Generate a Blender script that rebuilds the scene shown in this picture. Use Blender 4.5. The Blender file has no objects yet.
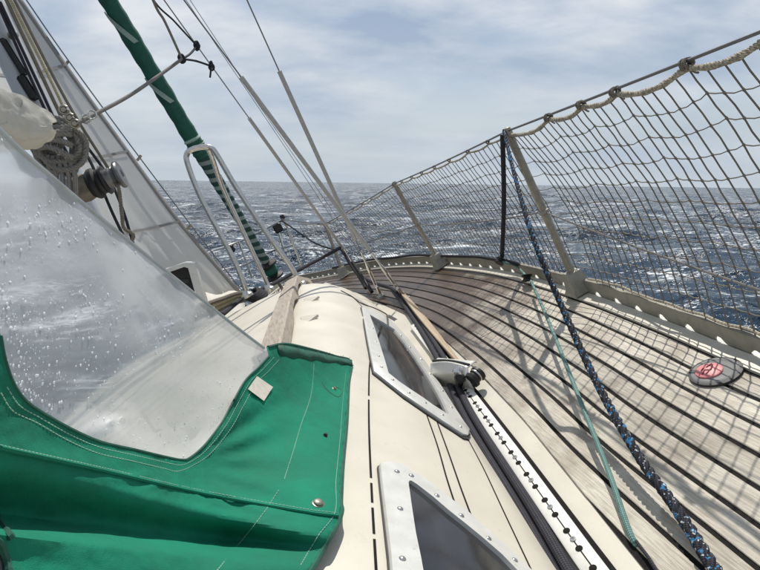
import bpy, math, random
import numpy as np
from mathutils import Vector, Matrix, noise
from mathutils.bvhtree import BVHTree
from mathutils.geometry import delaunay_2d_cdt
random.seed(7); rng = np.random.RandomState(11)
scene = bpy.context.scene
C = scene.collection

# ------------------------------------------------------------------ frames
# camera frame: x right, y down, z forward.  boat frame: x starboard, y forward, z up,
# origin on the side deck straight below the camera.  world: Z up, sea at Z = 0.
f, cx, cy, H = 555.0, 380.0, 285.0, 0.85
SEA = 2.45                                  # height of the lens above the sea
def ray(u, v): return np.array([(u-cx)/f, (v-cy)/f, 1.0])
g = np.cross(ray(280, 181.67), ray(480, 184.33)); g /= np.linalg.norm(g)
if g[1] < 0: g = -g
Fw = ray(270, 205); Fw /= np.linalg.norm(Fw)
s0 = np.cross(g, Fw); s0 /= np.linalg.norm(s0)
d0 = np.cross(Fw, s0)
if d0 @ g < 0: d0 = -d0
HEEL = math.radians(28)
D = math.cos(HEEL)*d0 + math.sin(HEEL)*s0
S = math.cos(HEEL)*s0 - math.sin(HEEL)*d0
Zw = -g
Yw = np.array([0, 0, 1.0]); Yw -= (Yw @ Zw)*Zw; Yw /= np.linalg.norm(Yw)
Xw = np.cross(Yw, Zw)
def W(c): return Vector((c @ Xw, c @ Yw, c @ Zw))
Mb = Matrix((W(S), W(Fw), W(-D))).transposed().to_4x4()
Mb.translation = Vector((0, 0, SEA)) + W(D)*H
def PZ(u, v, z=0.0):
    r = ray(u, v); P = r*((H-z)/(r @ D)); return Vector((P @ S, P @ Fw, z))
def PY(u, v, y):
    r = ray(u, v); P = r*(y/(r @ Fw)); return Vector((P @ S, y, H - P @ D))
def PX(u, v, x):
    r = ray(u, v); P = r*(x/(r @ S)); return Vector((x, P @ Fw, H - P @ D))
def RAYB(u, v):
    r = ray(u, v); return Vector((r @ S, r @ Fw, -(r @ D))).normalized()
EYE = Vector((0, 0, H))

# ------------------------------------------------------------------ camera, sky, sun
cam = bpy.data.cameras.new('camera'); camo = bpy.data.objects.new('camera', cam); C.objects.link(camo)
ex, ey, ez = (W(np.array(a, float)) for a in ((1, 0, 0), (0, 1, 0), (0, 0, 1)))
mc = Matrix((ex, -ey, -ez)).transposed().to_4x4(); mc.translation = Vector((0, 0, SEA)); camo.matrix_world = mc
cam.sensor_width = 36; cam.lens = 36*f/760; cam.clip_start = 0.02; cam.clip_end = 30000
scene.camera = camo
scene.render.resolution_x = 1024; scene.render.resolution_y = 768
scene.view_settings.view_transform = 'Standard'; scene.view_settings.look = 'None'
scene.view_settings.exposure = 0.0; scene.view_settings.gamma = 1.0

sunb = Vector((.48, .47, .73)).normalized()
sunw = (Mb.to_3x3() @ sunb).normalized()
elev = math.asin(sunw.z); azim = math.atan2(sunw.x, sunw.y); print('sun', math.degrees(elev), math.degrees(azim))
sl = bpy.data.lights.new('sun', 'SUN'); sl.energy = 4.8; sl.angle = math.radians(.53); sl.color = (1, .95, .87)
so = bpy.data.objects.new('sun', sl); C.objects.link(so); so.location = (0, 0, 20)
so.rotation_euler = sunw.to_track_quat('Z', 'Y').to_euler()

world = bpy.data.worlds.new('World'); scene.world = world; world.use_nodes = True
wt = world.node_tree; wt.nodes.clear()
def N(t, typ, **kw):
    n = t.nodes.new(typ)
    for k, v in kw.items():
        if k.startswith('_'): setattr(n, k[1:], v)
        else: n.inputs[k.replace('__', ' ')].default_value = v
    return n
sky = N(wt, 'ShaderNodeTexSky', _sky_type='NISHITA', _sun_disc=False, _sun_elevation=elev, _sun_rotation=azim,
        _air_density=1.0, _dust_density=1.3, _ozone_density=1.3)
tc = N(wt, 'ShaderNodeTexCoord')
sep = N(wt, 'ShaderNodeSeparateXYZ'); wt.links.new(tc.outputs['Generated'], sep.inputs[0])
mx = N(wt, 'ShaderNodeMath', _operation='MAXIMUM'); mx.inputs[1].default_value = 0.0
wt.links.new(sep.outputs['Z'], mx.inputs[0])
ad = N(wt, 'ShaderNodeMath', _operation='ADD'); ad.inputs[1].default_value = 0.27; wt.links.new(mx.outputs[0], ad.inputs[0])
dx = N(wt, 'ShaderNodeMath', _operation='DIVIDE'); dy = N(wt, 'ShaderNodeMath', _operation='DIVIDE')
wt.links.new(sep.outputs['X'], dx.inputs[0]); wt.links.new(ad.outputs[0], dx.inputs[1])
wt.links.new(sep.outputs['Y'], dy.inputs[0]); wt.links.new(ad.outputs[0], dy.inputs[1])
cmb = N(wt, 'ShaderNodeCombineXYZ'); wt.links.new(dx.outputs[0], cmb.inputs[0]); wt.links.new(dy.outputs[0], cmb.inputs[1])
mp = N(wt, 'ShaderNodeMapping'); mp.inputs['Rotation'].default_value = (0, 0, math.radians(-28)); mp.inputs['Scale'].default_value = (.8, 1.25, 1)
mp.inputs['Location'].default_value = (3.1, 1.7, 0)
wt.links.new(cmb.outputs[0], mp.inputs[0])
n1 = N(wt, 'ShaderNodeTexNoise', Scale=1.35, Detail=9.0, Roughness=.55, Distortion=.5); wt.links.new(mp.outputs[0], n1.inputs['Vector'])
cr = N(wt, 'ShaderNodeValToRGB'); cr.color_ramp.elements[0].position = .33; cr.color_ramp.elements[1].position = .60
cr.color_ramp.elements[0].color = (.22, .22, .22, 1); cr.color_ramp.elements[1].color = (1, 1, 1, 1)
cr.color_ramp.interpolation = 'EASE'
wt.links.new(n1.outputs['Fac'], cr.inputs[0])
# veil thickens towards the horizon (low grazing view through the same cloud sheet)
hz = N(wt, 'ShaderNodeMapRange'); hz.inputs['From Min'].default_value = 0.0; hz.inputs['From Max'].default_value = .22
hz.inputs['To Min'].default_value = .80; hz.inputs['To Max'].default_value = 0.0
wt.links.new(mx.outputs[0], hz.inputs['Value'])
fm = N(wt, 'ShaderNodeMath', _operation='MAXIMUM'); wt.links.new(cr.outputs[0], fm.inputs[0]); wt.links.new(hz.outputs[0], fm.inputs[1])
n2 = N(wt, 'ShaderNodeTexNoise', Scale=1.5, Detail=6.0, Roughness=.55); wt.links.new(mp.outputs[0], n2.inputs['Vector'])
cc = N(wt, 'ShaderNodeMix', _data_type='RGBA'); c2r = N(wt, 'ShaderNodeMapRange'); c2r.inputs['From Min'].default_value = .36; c2r.inputs['From Max'].default_value = .62; wt.links.new(n2.outputs['Fac'], c2r.inputs['Value']); wt.links.new(c2r.outputs[0], cc.inputs[0])
cc.inputs[6].default_value = (4.2, 5.3, 7.0, 1); cc.inputs[7].default_value = (9.3, 9.6, 9.9, 1)
mix = N(wt, 'ShaderNodeMix', _data_type='RGBA')
wt.links.new(fm.outputs[0], mix.inputs[0]); wt.links.new(sky.outputs[0], mix.inputs[6]); wt.links.new(cc.outputs[2], mix.inputs[7])
bg = N(wt, 'ShaderNodeBackground', Strength=.088); low = N(wt, 'ShaderNodeMapRange'); low.inputs['From Max'].default_value = .26; low.inputs['To Min'].default_value = .88; low.inputs['To Max'].default_value = 0.0; wt.links.new(mx.outputs[0], low.inputs['Value'])
lm = N(wt, 'ShaderNodeMix', _data_type='RGBA'); lm.inputs[7].default_value = (6.1, 6.9, 7.7, 1); wt.links.new(low.outputs[0], lm.inputs[0]); wt.links.new(mix.outputs[2], lm.inputs[6])
wt.links.new(lm.outputs[2], bg.inputs[0])
wo = N(wt, 'ShaderNodeOutputWorld'); wt.links.new(bg.outputs[0], wo.inputs[0])

# ------------------------------------------------------------------ materials
def mat(name, col, rough=.5, metal=0.0, nscale=30, namt=.12, bump=0.0, bscale=200, stretch=(1, 1, 1), alt=None, extra=None, spec=.5):
    """principled with broken-up colour: col mixed with alt (or a darker col) by noise in object space"""
    m = bpy.data.materials.new(name); m.use_nodes = True; t = m.node_tree
    b = t.nodes['Principled BSDF']; b.inputs['Roughness'].default_value = rough; b.inputs['Metallic'].default_value = metal
    b.inputs['Specular IOR Level'].default_value = spec
    co = N(t, 'ShaderNodeTexCoord'); ma = N(t, 'ShaderNodeMapping'); ma.inputs['Scale'].default_value = stretch
    t.links.new(co.outputs['Object'], ma.inputs[0])
    nz = N(t, 'ShaderNodeTexNoise', Scale=float(nscale), Detail=6.0, Roughness=.6); t.links.new(ma.outputs[0], nz.inputs['Vector'])
    rp = N(t, 'ShaderNodeValToRGB'); rp.color_ramp.elements[0].position = .3; rp.color_ramp.elements[1].position = .7
    a = alt or tuple(c*(1-namt*2) for c in col)
    rp.color_ramp.elements[0].color = (*a, 1); rp.color_ramp.elements[1].color = (*col, 1)
    t.links.new(nz.outputs['Fac'], rp.inputs[0]); t.links.new(rp.outputs[0], b.inputs['Base Color'])
    rr = N(t, 'ShaderNodeMapRange'); rr.inputs['To Min'].default_value = max(rough-.08, .02); rr.inputs['To Max'].default_value = min(rough+.1, 1)
    t.links.new(nz.outputs['Fac'], rr.inputs['Value']); t.links.new(rr.outputs[0], b.inputs['Roughness'])
    if bump:
        nb = N(t, 'ShaderNodeTexNoise', Scale=float(bscale), Detail=3.0); t.links.new(ma.outputs[0], nb.inputs['Vector'])
        bp = N(t, 'ShaderNodeBump', Strength=bump, Distance=.002); t.links.new(nb.outputs['Fac'], bp.inputs['Height'])
        t.links.new(bp.outputs[0], b.inputs['Normal'])
    return m
def rope_mat(name, cols, pitch=60.0, twist=2.0, rough=.8):
    """laid / braided rope: UV.x round the rope, UV.y metres along it; cols = two or three strand colours"""
    m = bpy.data.materials.new(name); m.use_nodes = True; t = m.node_tree; b = t.nodes['Principled BSDF']; b.inputs['Roughness'].default_value = rough; b.inputs['Specular IOR Level'].default_value = .2
    uv = N(t, 'ShaderNodeUVMap'); sp = N(t, 'ShaderNodeSeparateXYZ'); t.links.new(uv.outputs[0], sp.inputs[0])
    def wave(sign):
        a = N(t, 'ShaderNodeMath', _operation='MULTIPLY'); a.inputs[1].default_value = pitch*2*math.pi; t.links.new(sp.outputs['Y'], a.inputs[0])
        c = N(t, 'ShaderNodeMath', _operation='MULTIPLY'); c.inputs[1].default_value = sign*twist*2*math.pi; t.links.new(sp.outputs['X'], c.inputs[0])
        s = N(t, 'ShaderNodeMath', _operation='ADD'); t.links.new(a.outputs[0], s.inputs[0]); t.links.new(c.outputs[0], s.inputs[1])
        w = N(t, 'ShaderNodeMath', _operation='SINE'); t.links.new(s.outputs[0], w.inputs[0]); return w
    w1, w2 = wave(1), wave(-1)
    mxx = N(t, 'ShaderNodeMath', _operation='MULTIPLY'); t.links.new(w1.outputs[0], mxx.inputs[0]); t.links.new(w2.outputs[0], mxx.inputs[1])
    r = N(t, 'ShaderNodeMapRange'); r.inputs['From Min'].default_value = -1; t.links.new(mxx.outputs[0], r.inputs['Value'])
    rp = N(t, 'ShaderNodeValToRGB'); rp.color_ramp.elements[0].color = (*cols[0], 1); rp.color_ramp.elements[0].position = .25
    rp.color_ramp.elements[1].color = (*cols[1], 1); rp.color_ramp.elements[1].position = .6
    if len(cols) > 2:
        e = rp.color_ramp.elements.new(.90); e.color = (*cols[2], 1)
    t.links.new(r.outputs[0], rp.inputs[0])
    co = N(t, 'ShaderNodeTexCoord'); nz = N(t, 'ShaderNodeTexNoise', Scale=60.0, Detail=4.0); t.links.new(co.outputs['Object'], nz.inputs['Vector'])
    mm = N(t, 'ShaderNodeMix', _data_type='RGBA', _blend_type='MULTIPLY'); mm.inputs[0].default_value = .6
    t.links.new(rp.outputs[0], mm.inputs[6]); t.links.new(nz.outputs['Fac'], mm.inputs[7]); 
    g2 = N(t, 'ShaderNodeGamma'); g2.inputs[1].default_value = .75; t.links.new(mm.outputs[2], g2.inputs[0]); t.links.new(g2.outputs[0], b.inputs['Base Color'])
    bp = N(t, 'ShaderNodeBump', Strength=.5, Distance=.001); t.links.new(r.outputs[0], bp.inputs['Height']); t.links.new(bp.outputs[0], b.inputs['Normal'])
    return m
M_ = dict(
    gel=mat('cream_gelcoat', (.57, .54, .46), .42, nscale=7, namt=.05, alt=(.50, .47, .395), bump=.12, bscale=900),
    white=mat('white_gelcoat', (.72, .71, .66), .35, nscale=8, namt=.06),
    hull=mat('hull_paint', (.70, .69, .64), .3, nscale=2, namt=.06),
    alu=mat('worn_aluminium', (.60, .59, .54), .42, .35, nscale=35, alt=(.42, .41, .36), bump=.1),
    rail=mat('anodised_rail', (.33, .315, .265), .5, .3, nscale=28, alt=(.22, .21, .175), bump=.15),
    stan=mat('stanchion_metal', (.33, .30, .24), .38, .7, nscale=50, alt=(.22, .20, .16)),
    steel=mat('stainless_steel', (.62, .61, .58), .22, .95, nscale=60, alt=(.45, .44, .41)),
    wire=mat('wire_rope', (.20, .20, .20), .4, .7, nscale=300),
    tube=mat('plastic_wire_cover', (.42, .415, .39), .5, nscale=60, alt=(.33, .325, .31)),
    black=mat('black_plastic', (.012, .012, .013), .5, nscale=60, alt=(.02, .02, .02), spec=.35),
    caulk=mat('black_caulk', (.006, .006, .006), .8, nscale=90, alt=(.012, .011, .010), spec=.15),
    frame=mat('window_frame', (.60, .60, .57), .38, .15, nscale=25, alt=(.52, .52, .49)),
    rubber=mat('rubber_seal', (.03, .03, .03), .6, nscale=60),
    wood=mat('grey_weathered_wood', (.42, .37, .31), .75, nscale=22, stretch=(5, .6, 5), alt=(.24, .20, .16), bump=.5, bscale=60),
    tan=mat('tan_wood', (.42, .33, .22), .6, nscale=18, stretch=(6, .5, 6), alt=(.31, .23, .15), bump=.2, bscale=80),
    sail=mat('grey_white_sailcloth', (.74, .74, .725), .75, nscale=4, alt=(.66, .66, .645), bump=.3, bscale=18),
    luff=mat('luff_tape', (.22, .22, .215), .8, nscale=20, alt=(.17, .17, .165)),
    canvas=mat('cream_canvas', (.62, .61, .57), .75, nscale=11, alt=(.50, .48, .42), bump=1.0, bscale=38),
    dgreen=mat('dark_green_canvas', (.006, .10, .062), .7, nscale=30, alt=(.004, .055, .036), bump=.3, bscale=400),
    paleg=mat('pale_green_canvas', (.30, .40, .34), .8, nscale=60),
    thread=mat('pale_thread', (.30, .50, .40), .8, nscale=100),
    mast=mat('painted_mast', (.42, .44, .46), .4, .2, nscale=7, alt=(.34, .36, .38)),
    tag=mat('cream_tag', (.66, .63, .55), .8, nscale=70, alt=(.55, .51, .43)),
    netc=rope_mat('net_cord', ((.08, .07, .055), (.17, .15, .12)), 120, 2),
    beige=rope_mat('beige_laid_rope', ((.20, .165, .11), (.42, .36, .26), (.5, .45, .35)), 45, 3),
    greyrope=rope_mat('grey_rope', ((.12, .11, .10), (.19, .18, .16)), 150, 3),
    brownrope=rope_mat('brown_rope', ((.09, .075, .058), (.17, .145, .11)), 150, 3),
    yellow=rope_mat('yellow_rope', ((.28, .22, .09), (.50, .42, .24)), 60, 3),
    blackrope=rope_mat('black_braid', ((.005, .005, .007), (.014, .014, .019), (.035, .035, .045)), 90, 6, .75),
    bluerope=rope_mat('blue_black_braid', ((.006, .007, .010), (.012, .016, .024), (.05, .17, .32)), 23, 2, .6),
    teal=rope_mat('teal_braid', ((.03, .10, .09), (.09, .22, .19), (.2, .33, .3)), 110, 4, .6),
    tape=mat('frosted_edge_tape', (.46, .48, .50), .5, nscale=30, alt=(.36, .38, .40)),
    red=mat('faded_red_plastic', (.52, .13, .14), .5, nscale=70, alt=(.60, .26, .25)),
    darkred=mat('dark_red_mark', (.16, .02, .03), .6, nscale=90),
)
# thin translucency for sailcloth
def translucent(m, amt, col):
    t = m.node_tree; b = t.nodes['Principled BSDF']; o = [n for n in t.nodes if n.type == 'OUTPUT_MATERIAL'][0]
    tr = N(t, 'ShaderNodeBsdfTranslucent'); tr.inputs[0].default_value = (*col, 1); ms = N(t, 'ShaderNodeMixShader'); ms.inputs[0].default_value = amt
    t.links.new(b.outputs[0], ms.inputs[1]); t.links.new(tr.outputs[0], ms.inputs[2]); t.links.new(ms.outputs[0], o.inputs[0])
translucent(M_['sail'], .55, (.78, .78, .76)); translucent(M_['canvas'], .15, (.5, .45, .33))

# green acrylic canvas with a woven bump
def make_green():
    m = mat('green_acrylic_canvas', (.006, .215, .125), .8, nscale=7, alt=(.010, .140, .085), spec=.2)
    t = m.node_tree; b = t.nodes['Principled BSDF']
    co = N(t, 'ShaderNodeTexCoord'); 
    w = N(t, 'ShaderNodeTexNoise', Scale=900.0, Detail=2.0); t.links.new(co.outputs['Object'], w.inputs['Vector'])
    w2 = N(t, 'ShaderNodeTexNoise', Scale=12.0, Detail=4.0, Roughness=.55, Distortion=.25); t.links.new(co.outputs['Object'], w2.inputs['Vector'])
    b1 = N(t, 'ShaderNodeBump', Strength=.6, Distance=.0008); t.links.new(w.outputs['Fac'], b1.inputs['Height'])
    b2 = N(t, 'ShaderNodeBump', Strength=.8, Distance=.008); t.links.new(w2.outputs['Fac'], b2.inputs['Height']); t.links.new(b1.outputs[0], b2.inputs['Normal'])
    t.links.new(b2.outputs[0], b.inputs['Normal'])
    translucent(m, .05, (.01, .3, .17))
    return m
def add_flecks(m, col, col2):
    t = m.node_tree; b = t.nodes['Principled BSDF']; src = b.inputs['Base Color'].links[0].from_socket
    co = N(t, 'ShaderNodeTexCoord'); a = N(t, 'ShaderNodeTexNoise', Scale=75.0, Detail=2.0); t.links.new(co.outputs['Object'], a.inputs['Vector'])
    r = N(t, 'ShaderNodeMapRange'); r.inputs['From Min'].default_value = .585; r.inputs['From Max'].default_value = .61; t.links.new(a.outputs['Fac'], r.inputs['Value'])
    mm = N(t, 'ShaderNodeMix', _data_type='RGBA'); mm.inputs[7].default_value = (*col, 1); t.links.new(r.outputs[0], mm.inputs[0]); t.links.new(src, mm.inputs[6])
    a2 = N(t, 'ShaderNodeTexNoise', Scale=160.0, Detail=1.0); t.links.new(co.outputs['Object'], a2.inputs['Vector'])
    r2 = N(t, 'ShaderNodeMapRange'); r2.inputs['From Min'].default_value = .66; r2.inputs['From Max'].default_value = .68; t.links.new(a2.outputs['Fac'], r2.inputs['Value'])
    m3 = N(t, 'ShaderNodeMix', _data_type='RGBA'); m3.inputs[7].default_value = (*col2, 1); t.links.new(r2.outputs[0], m3.inputs[0]); t.links.new(mm.outputs[2], m3.inputs[6]); t.links.new(m3.outputs[2], b.inputs['Base Color'])
M_['bluerope'] = rope_mat('blue_black_braid', ((.004, .004, .006), (.010, .011, .015), (.02, .022, .03)), 150, 3, .8)
add_flecks(M_['bluerope'], (.035, .16, .33), (.45, .47, .48))
M_['green'] = make_green()
# clear vinyl: see-through with a milky, scratched film
def make_vinyl():
    m = bpy.data.materials.new('clear_vinyl'); m.use_nodes = True; t = m.node_tree; b = t.nodes['Principled BSDF']
    o = [n for n in t.nodes if n.type == 'OUTPUT_MATERIAL'][0]
    b.inputs['Base Color'].default_value = (.66, .68, .70, 1); b.inputs['Roughness'].default_value = .42
    tr = N(t, 'ShaderNodeBsdfTransparent'); tr.inputs[0].default_value = (.93, .95, .96, 1)
    co = N(t, 'ShaderNodeTexCoord'); ma = N(t, 'ShaderNodeMapping'); ma.inputs['Scale'].default_value = (1.3, 1.1, 2.4); ma.inputs['Rotation'].default_value = (.9, .3, .2)
    t.links.new(co.outputs['Object'], ma.inputs[0])
    nz = N(t, 'ShaderNodeTexNoise', Scale=4.0, Detail=5.0, Roughness=.5, Distortion=.3); t.links.new(ma.outputs[0], nz.inputs['Vector'])
    mr = N(t, 'ShaderNodeMapRange'); mr.inputs['From Min'].default_value = .3; mr.inputs['From Max'].default_value = .7
    mr.inputs['To Min'].default_value = .46; mr.inputs['To Max'].default_value = .66; t.links.new(nz.outputs['Fac'], mr.inputs['Value'])
    bp = N(t, 'ShaderNodeBump', Strength=.25, Distance=.01); t.links.new(nz.outputs['Fac'], bp.inputs['Height']); t.links.new(bp.outputs[0], b.inputs['Normal'])
    rf = N(t, 'ShaderNodeBsdfRefraction', Roughness=.30, IOR=1.015); rf.inputs['Color'].default_value = (.95, .96, .97, 1)
    mt = N(t, 'ShaderNodeMixShader'); mt.inputs[0].default_value = .68; t.links.new(tr.outputs[0], mt.inputs[1]); t.links.new(rf.outputs[0], mt.inputs[2])
    ms = N(t, 'ShaderNodeMixShader'); t.links.new(mr.outputs[0], ms.inputs[0]); t.links.new(mt.outputs[0], ms.inputs[1]); t.links.new(b.outputs[0], ms.inputs[2])
    t.links.new(ms.outputs[0], o.inputs[0]); return m
M_['vinyl'] = make_vinyl()
def grime(m, amt):
    t = m.node_tree; b = t.nodes['Principled BSDF']; src = b.inputs['Base Color'].links[0].from_socket; co = N(t, 'ShaderNodeTexCoord')
    a = N(t, 'ShaderNodeTexNoise', Scale=28.0, Detail=8.0, Roughness=.75); t.links.new(co.outputs['Object'], a.inputs['Vector'])
    r = N(t, 'ShaderNodeMapRange'); r.inputs['From Min'].default_value = .56; r.inputs['From Max'].default_value = .72; r.inputs['To Max'].default_value = amt; t.links.new(a.outputs['Fac'], r.inputs['Value'])
    v = N(t, 'ShaderNodeTexVoronoi', Scale=23.0); t.links.new(co.outputs['Object'], v.inputs['Vector'])
    r2 = N(t, 'ShaderNodeMapRange'); r2.inputs['From Min'].default_value = .075; r2.inputs['From Max'].default_value = .05; r2.inputs['To Max'].default_value = amt; t.links.new(v.outputs['Distance'], r2.inputs['Value'])
    mxm = N(t, 'ShaderNodeMath', _operation='MAXIMUM'); t.links.new(r.outputs[0], mxm.inputs[0]); t.links.new(r2.outputs[0], mxm.inputs[1])
    mm = N(t, 'ShaderNodeMix', _data_type='RGBA', _blend_type='MULTIPLY'); mm.inputs[7].default_value = (.62, .54, .43, 1); t.links.new(mxm.outputs[0], mm.inputs[0]); t.links.new(src, mm.inputs[6]); t.links.new(mm.outputs[2], b.inputs['Base Color'])
grime(M_['gel'], .32); grime(M_['frame'], .4); grime(M_['white'], .45); grime(M_['rail'], .5)
M_['drop'] = mat('water_drop', (.85, .87, .9), .08, nscale=50, namt=.02, spec=1.0)
def make_glass():
    m = mat('smoked_acrylic', (.034, .034, .036), .09, nscale=7, alt=(.018, .018, .020), spec=.7); return m
M_['glass'] = make_glass()
# teak: grain along the boat, grey and dry amidships, brown and wet towards the bow
def make_teak():
    m = bpy.data.materials.new('weathered_teak'); m.use_nodes = True; t = m.node_tree; b = t.nodes['Principled BSDF']
    co = N(t, 'ShaderNodeTexCoord'); P = co.outputs['Object']
    oi = N(t, 'ShaderNodeObjectInfo')
    ma = N(t, 'ShaderNodeMapping'); ma.inputs['Scale'].default_value = (240, 13, 20); ma.inputs['Rotation'].default_value = (0, 0, .05); t.links.new(P, ma.inputs[0])
    gr = N(t, 'ShaderNodeTexNoise', Scale=1.0, Detail=6.0, Roughness=.65, Distortion=.3); t.links.new(ma.outputs[0], gr.inputs['Vector'])
    r1 = N(t, 'ShaderNodeValToRGB'); e = r1.color_ramp.elements; e[0].position = .28; e[0].color = (.29, .265, .225, 1); e[1].position = .64; e[1].color = (.545, .525, .465, 1)
    t.links.new(gr.outputs['Fac'], r1.inputs[0])
    bl = N(t, 'ShaderNodeTexNoise', Scale=6.0, Detail=5.0, Roughness=.6); t.links.new(P, bl.inputs['Vector'])
    m1 = N(t, 'ShaderNodeMix', _data_type='RGBA', _blend_type='MULTIPLY'); m1.inputs[0].default_value = .8
    r2 = N(t, 'ShaderNodeValToRGB'); e = r2.color_ramp.elements; e[0].position = .3; e[0].color = (.62, .56, .50, 1); e[1].position = .62; e[1].color = (1.1, 1.08, 1.03, 1)
    t.links.new(bl.outputs['Fac'], r2.inputs[0]); t.links.new(r1.outputs[0], m1.inputs[6]); t.links.new(r2.outputs[0], m1.inputs[7])
    hv = N(t, 'ShaderNodeMapRange'); hv.inputs['To Min'].default_value = .74; hv.inputs['To Max'].default_value = 1.12; t.links.new(oi.outputs['Random'], hv.inputs['Value'])
    m3 = N(t, 'ShaderNodeVectorMath', _operation='SCALE'); t.links.new(m1.outputs[2], m3.inputs[0]); t.links.new(hv.outputs[0], m3.inputs['Scale'])
    # wet mask: noise edge round y > 2 m and near the cabin, plus drips
    sp = N(t, 'ShaderNodeSeparateXYZ'); t.links.new(P, sp.inputs[0])
    a1 = N(t, 'ShaderNodeMath', _operation='MULTIPLY_ADD'); a1.inputs[1].default_value = -1.25; t.links.new(sp.outputs['X'], a1.inputs[0]); t.links.new(sp.outputs['Y'], a1.inputs[2])
    wn = N(t, 'ShaderNodeTexNoise', Scale=3.5, Detail=6.0, Roughness=.65); t.links.new(P, wn.inputs['Vector'])
    a2 = N(t, 'ShaderNodeMath', _operation='MULTIPLY_ADD'); a2.inputs[1].default_value = 2.2; t.links.new(wn.outputs['Fac'], a2.inputs[0]); t.links.new(a1.outputs[0], a2.inputs[2])
    wm = N(t, 'ShaderNodeMapRange'); wm.inputs['From Min'].default_value = -.85; wm.inputs['From Max'].default_value = -.05; t.links.new(a2.outputs[0], wm.inputs['Value'])
    dn = N(t, 'ShaderNodeTexVoronoi', _voronoi_dimensions='2D', Scale=6.0); dn.inputs['Randomness'].default_value = 1.0; t.links.new(P, dn.inputs['Vector'])
    dm = N(t, 'ShaderNodeMapRange'); dm.inputs['From Min'].default_value = .20; dm.inputs['From Max'].default_value = .15; t.links.new(dn.outputs['Distance'], dm.inputs['Value'])
    dg = N(t, 'ShaderNodeMapRange'); dg.inputs['From Min'].default_value = -1.75; dg.inputs['From Max'].default_value = -1.25; dg.inputs['To Max'].default_value = .45; t.links.new(a2.outputs[0], dg.inputs['Value'])
    dd = N(t, 'ShaderNodeMath', _operation='MULTIPLY'); t.links.new(dm.outputs[0], dd.inputs[0]); t.links.new(dg.outputs[0], dd.inputs[1])
    wet = N(t, 'ShaderNodeMath', _operation='MAXIMUM'); t.links.new(wm.outputs[0], wet.inputs[0]); t.links.new(dd.outputs[0], wet.inputs[1])
    m2 = N(t, 'ShaderNodeMix', _data_type='RGBA', _blend_type='MULTIPLY'); m2.inputs[7].default_value = (.24, .175, .135, 1)
    t.links.new(wet.outputs[0], m2.inputs[0]); t.links.new(m3.outputs[0], m2.inputs[6]); t.links.new(m2.outputs[2], b.inputs['Base Color'])
    rr = N(t, 'ShaderNodeMapRange'); rr.inputs['To Min'].default_value = .8; rr.inputs['To Max'].default_value = .15; t.links.new(wet.outputs[0], rr.inputs['Value']); t.links.new(rr.outputs[0], b.inputs['Roughness'])
    bp = N(t, 'ShaderNodeBump', Strength=.9, Distance=.002); t.links.new(gr.outputs['Fac'], bp.inputs['Height']); t.links.new(bp.outputs[0], b.inputs['Normal'])
    return m
M_['teak'] = make_teak()

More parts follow.
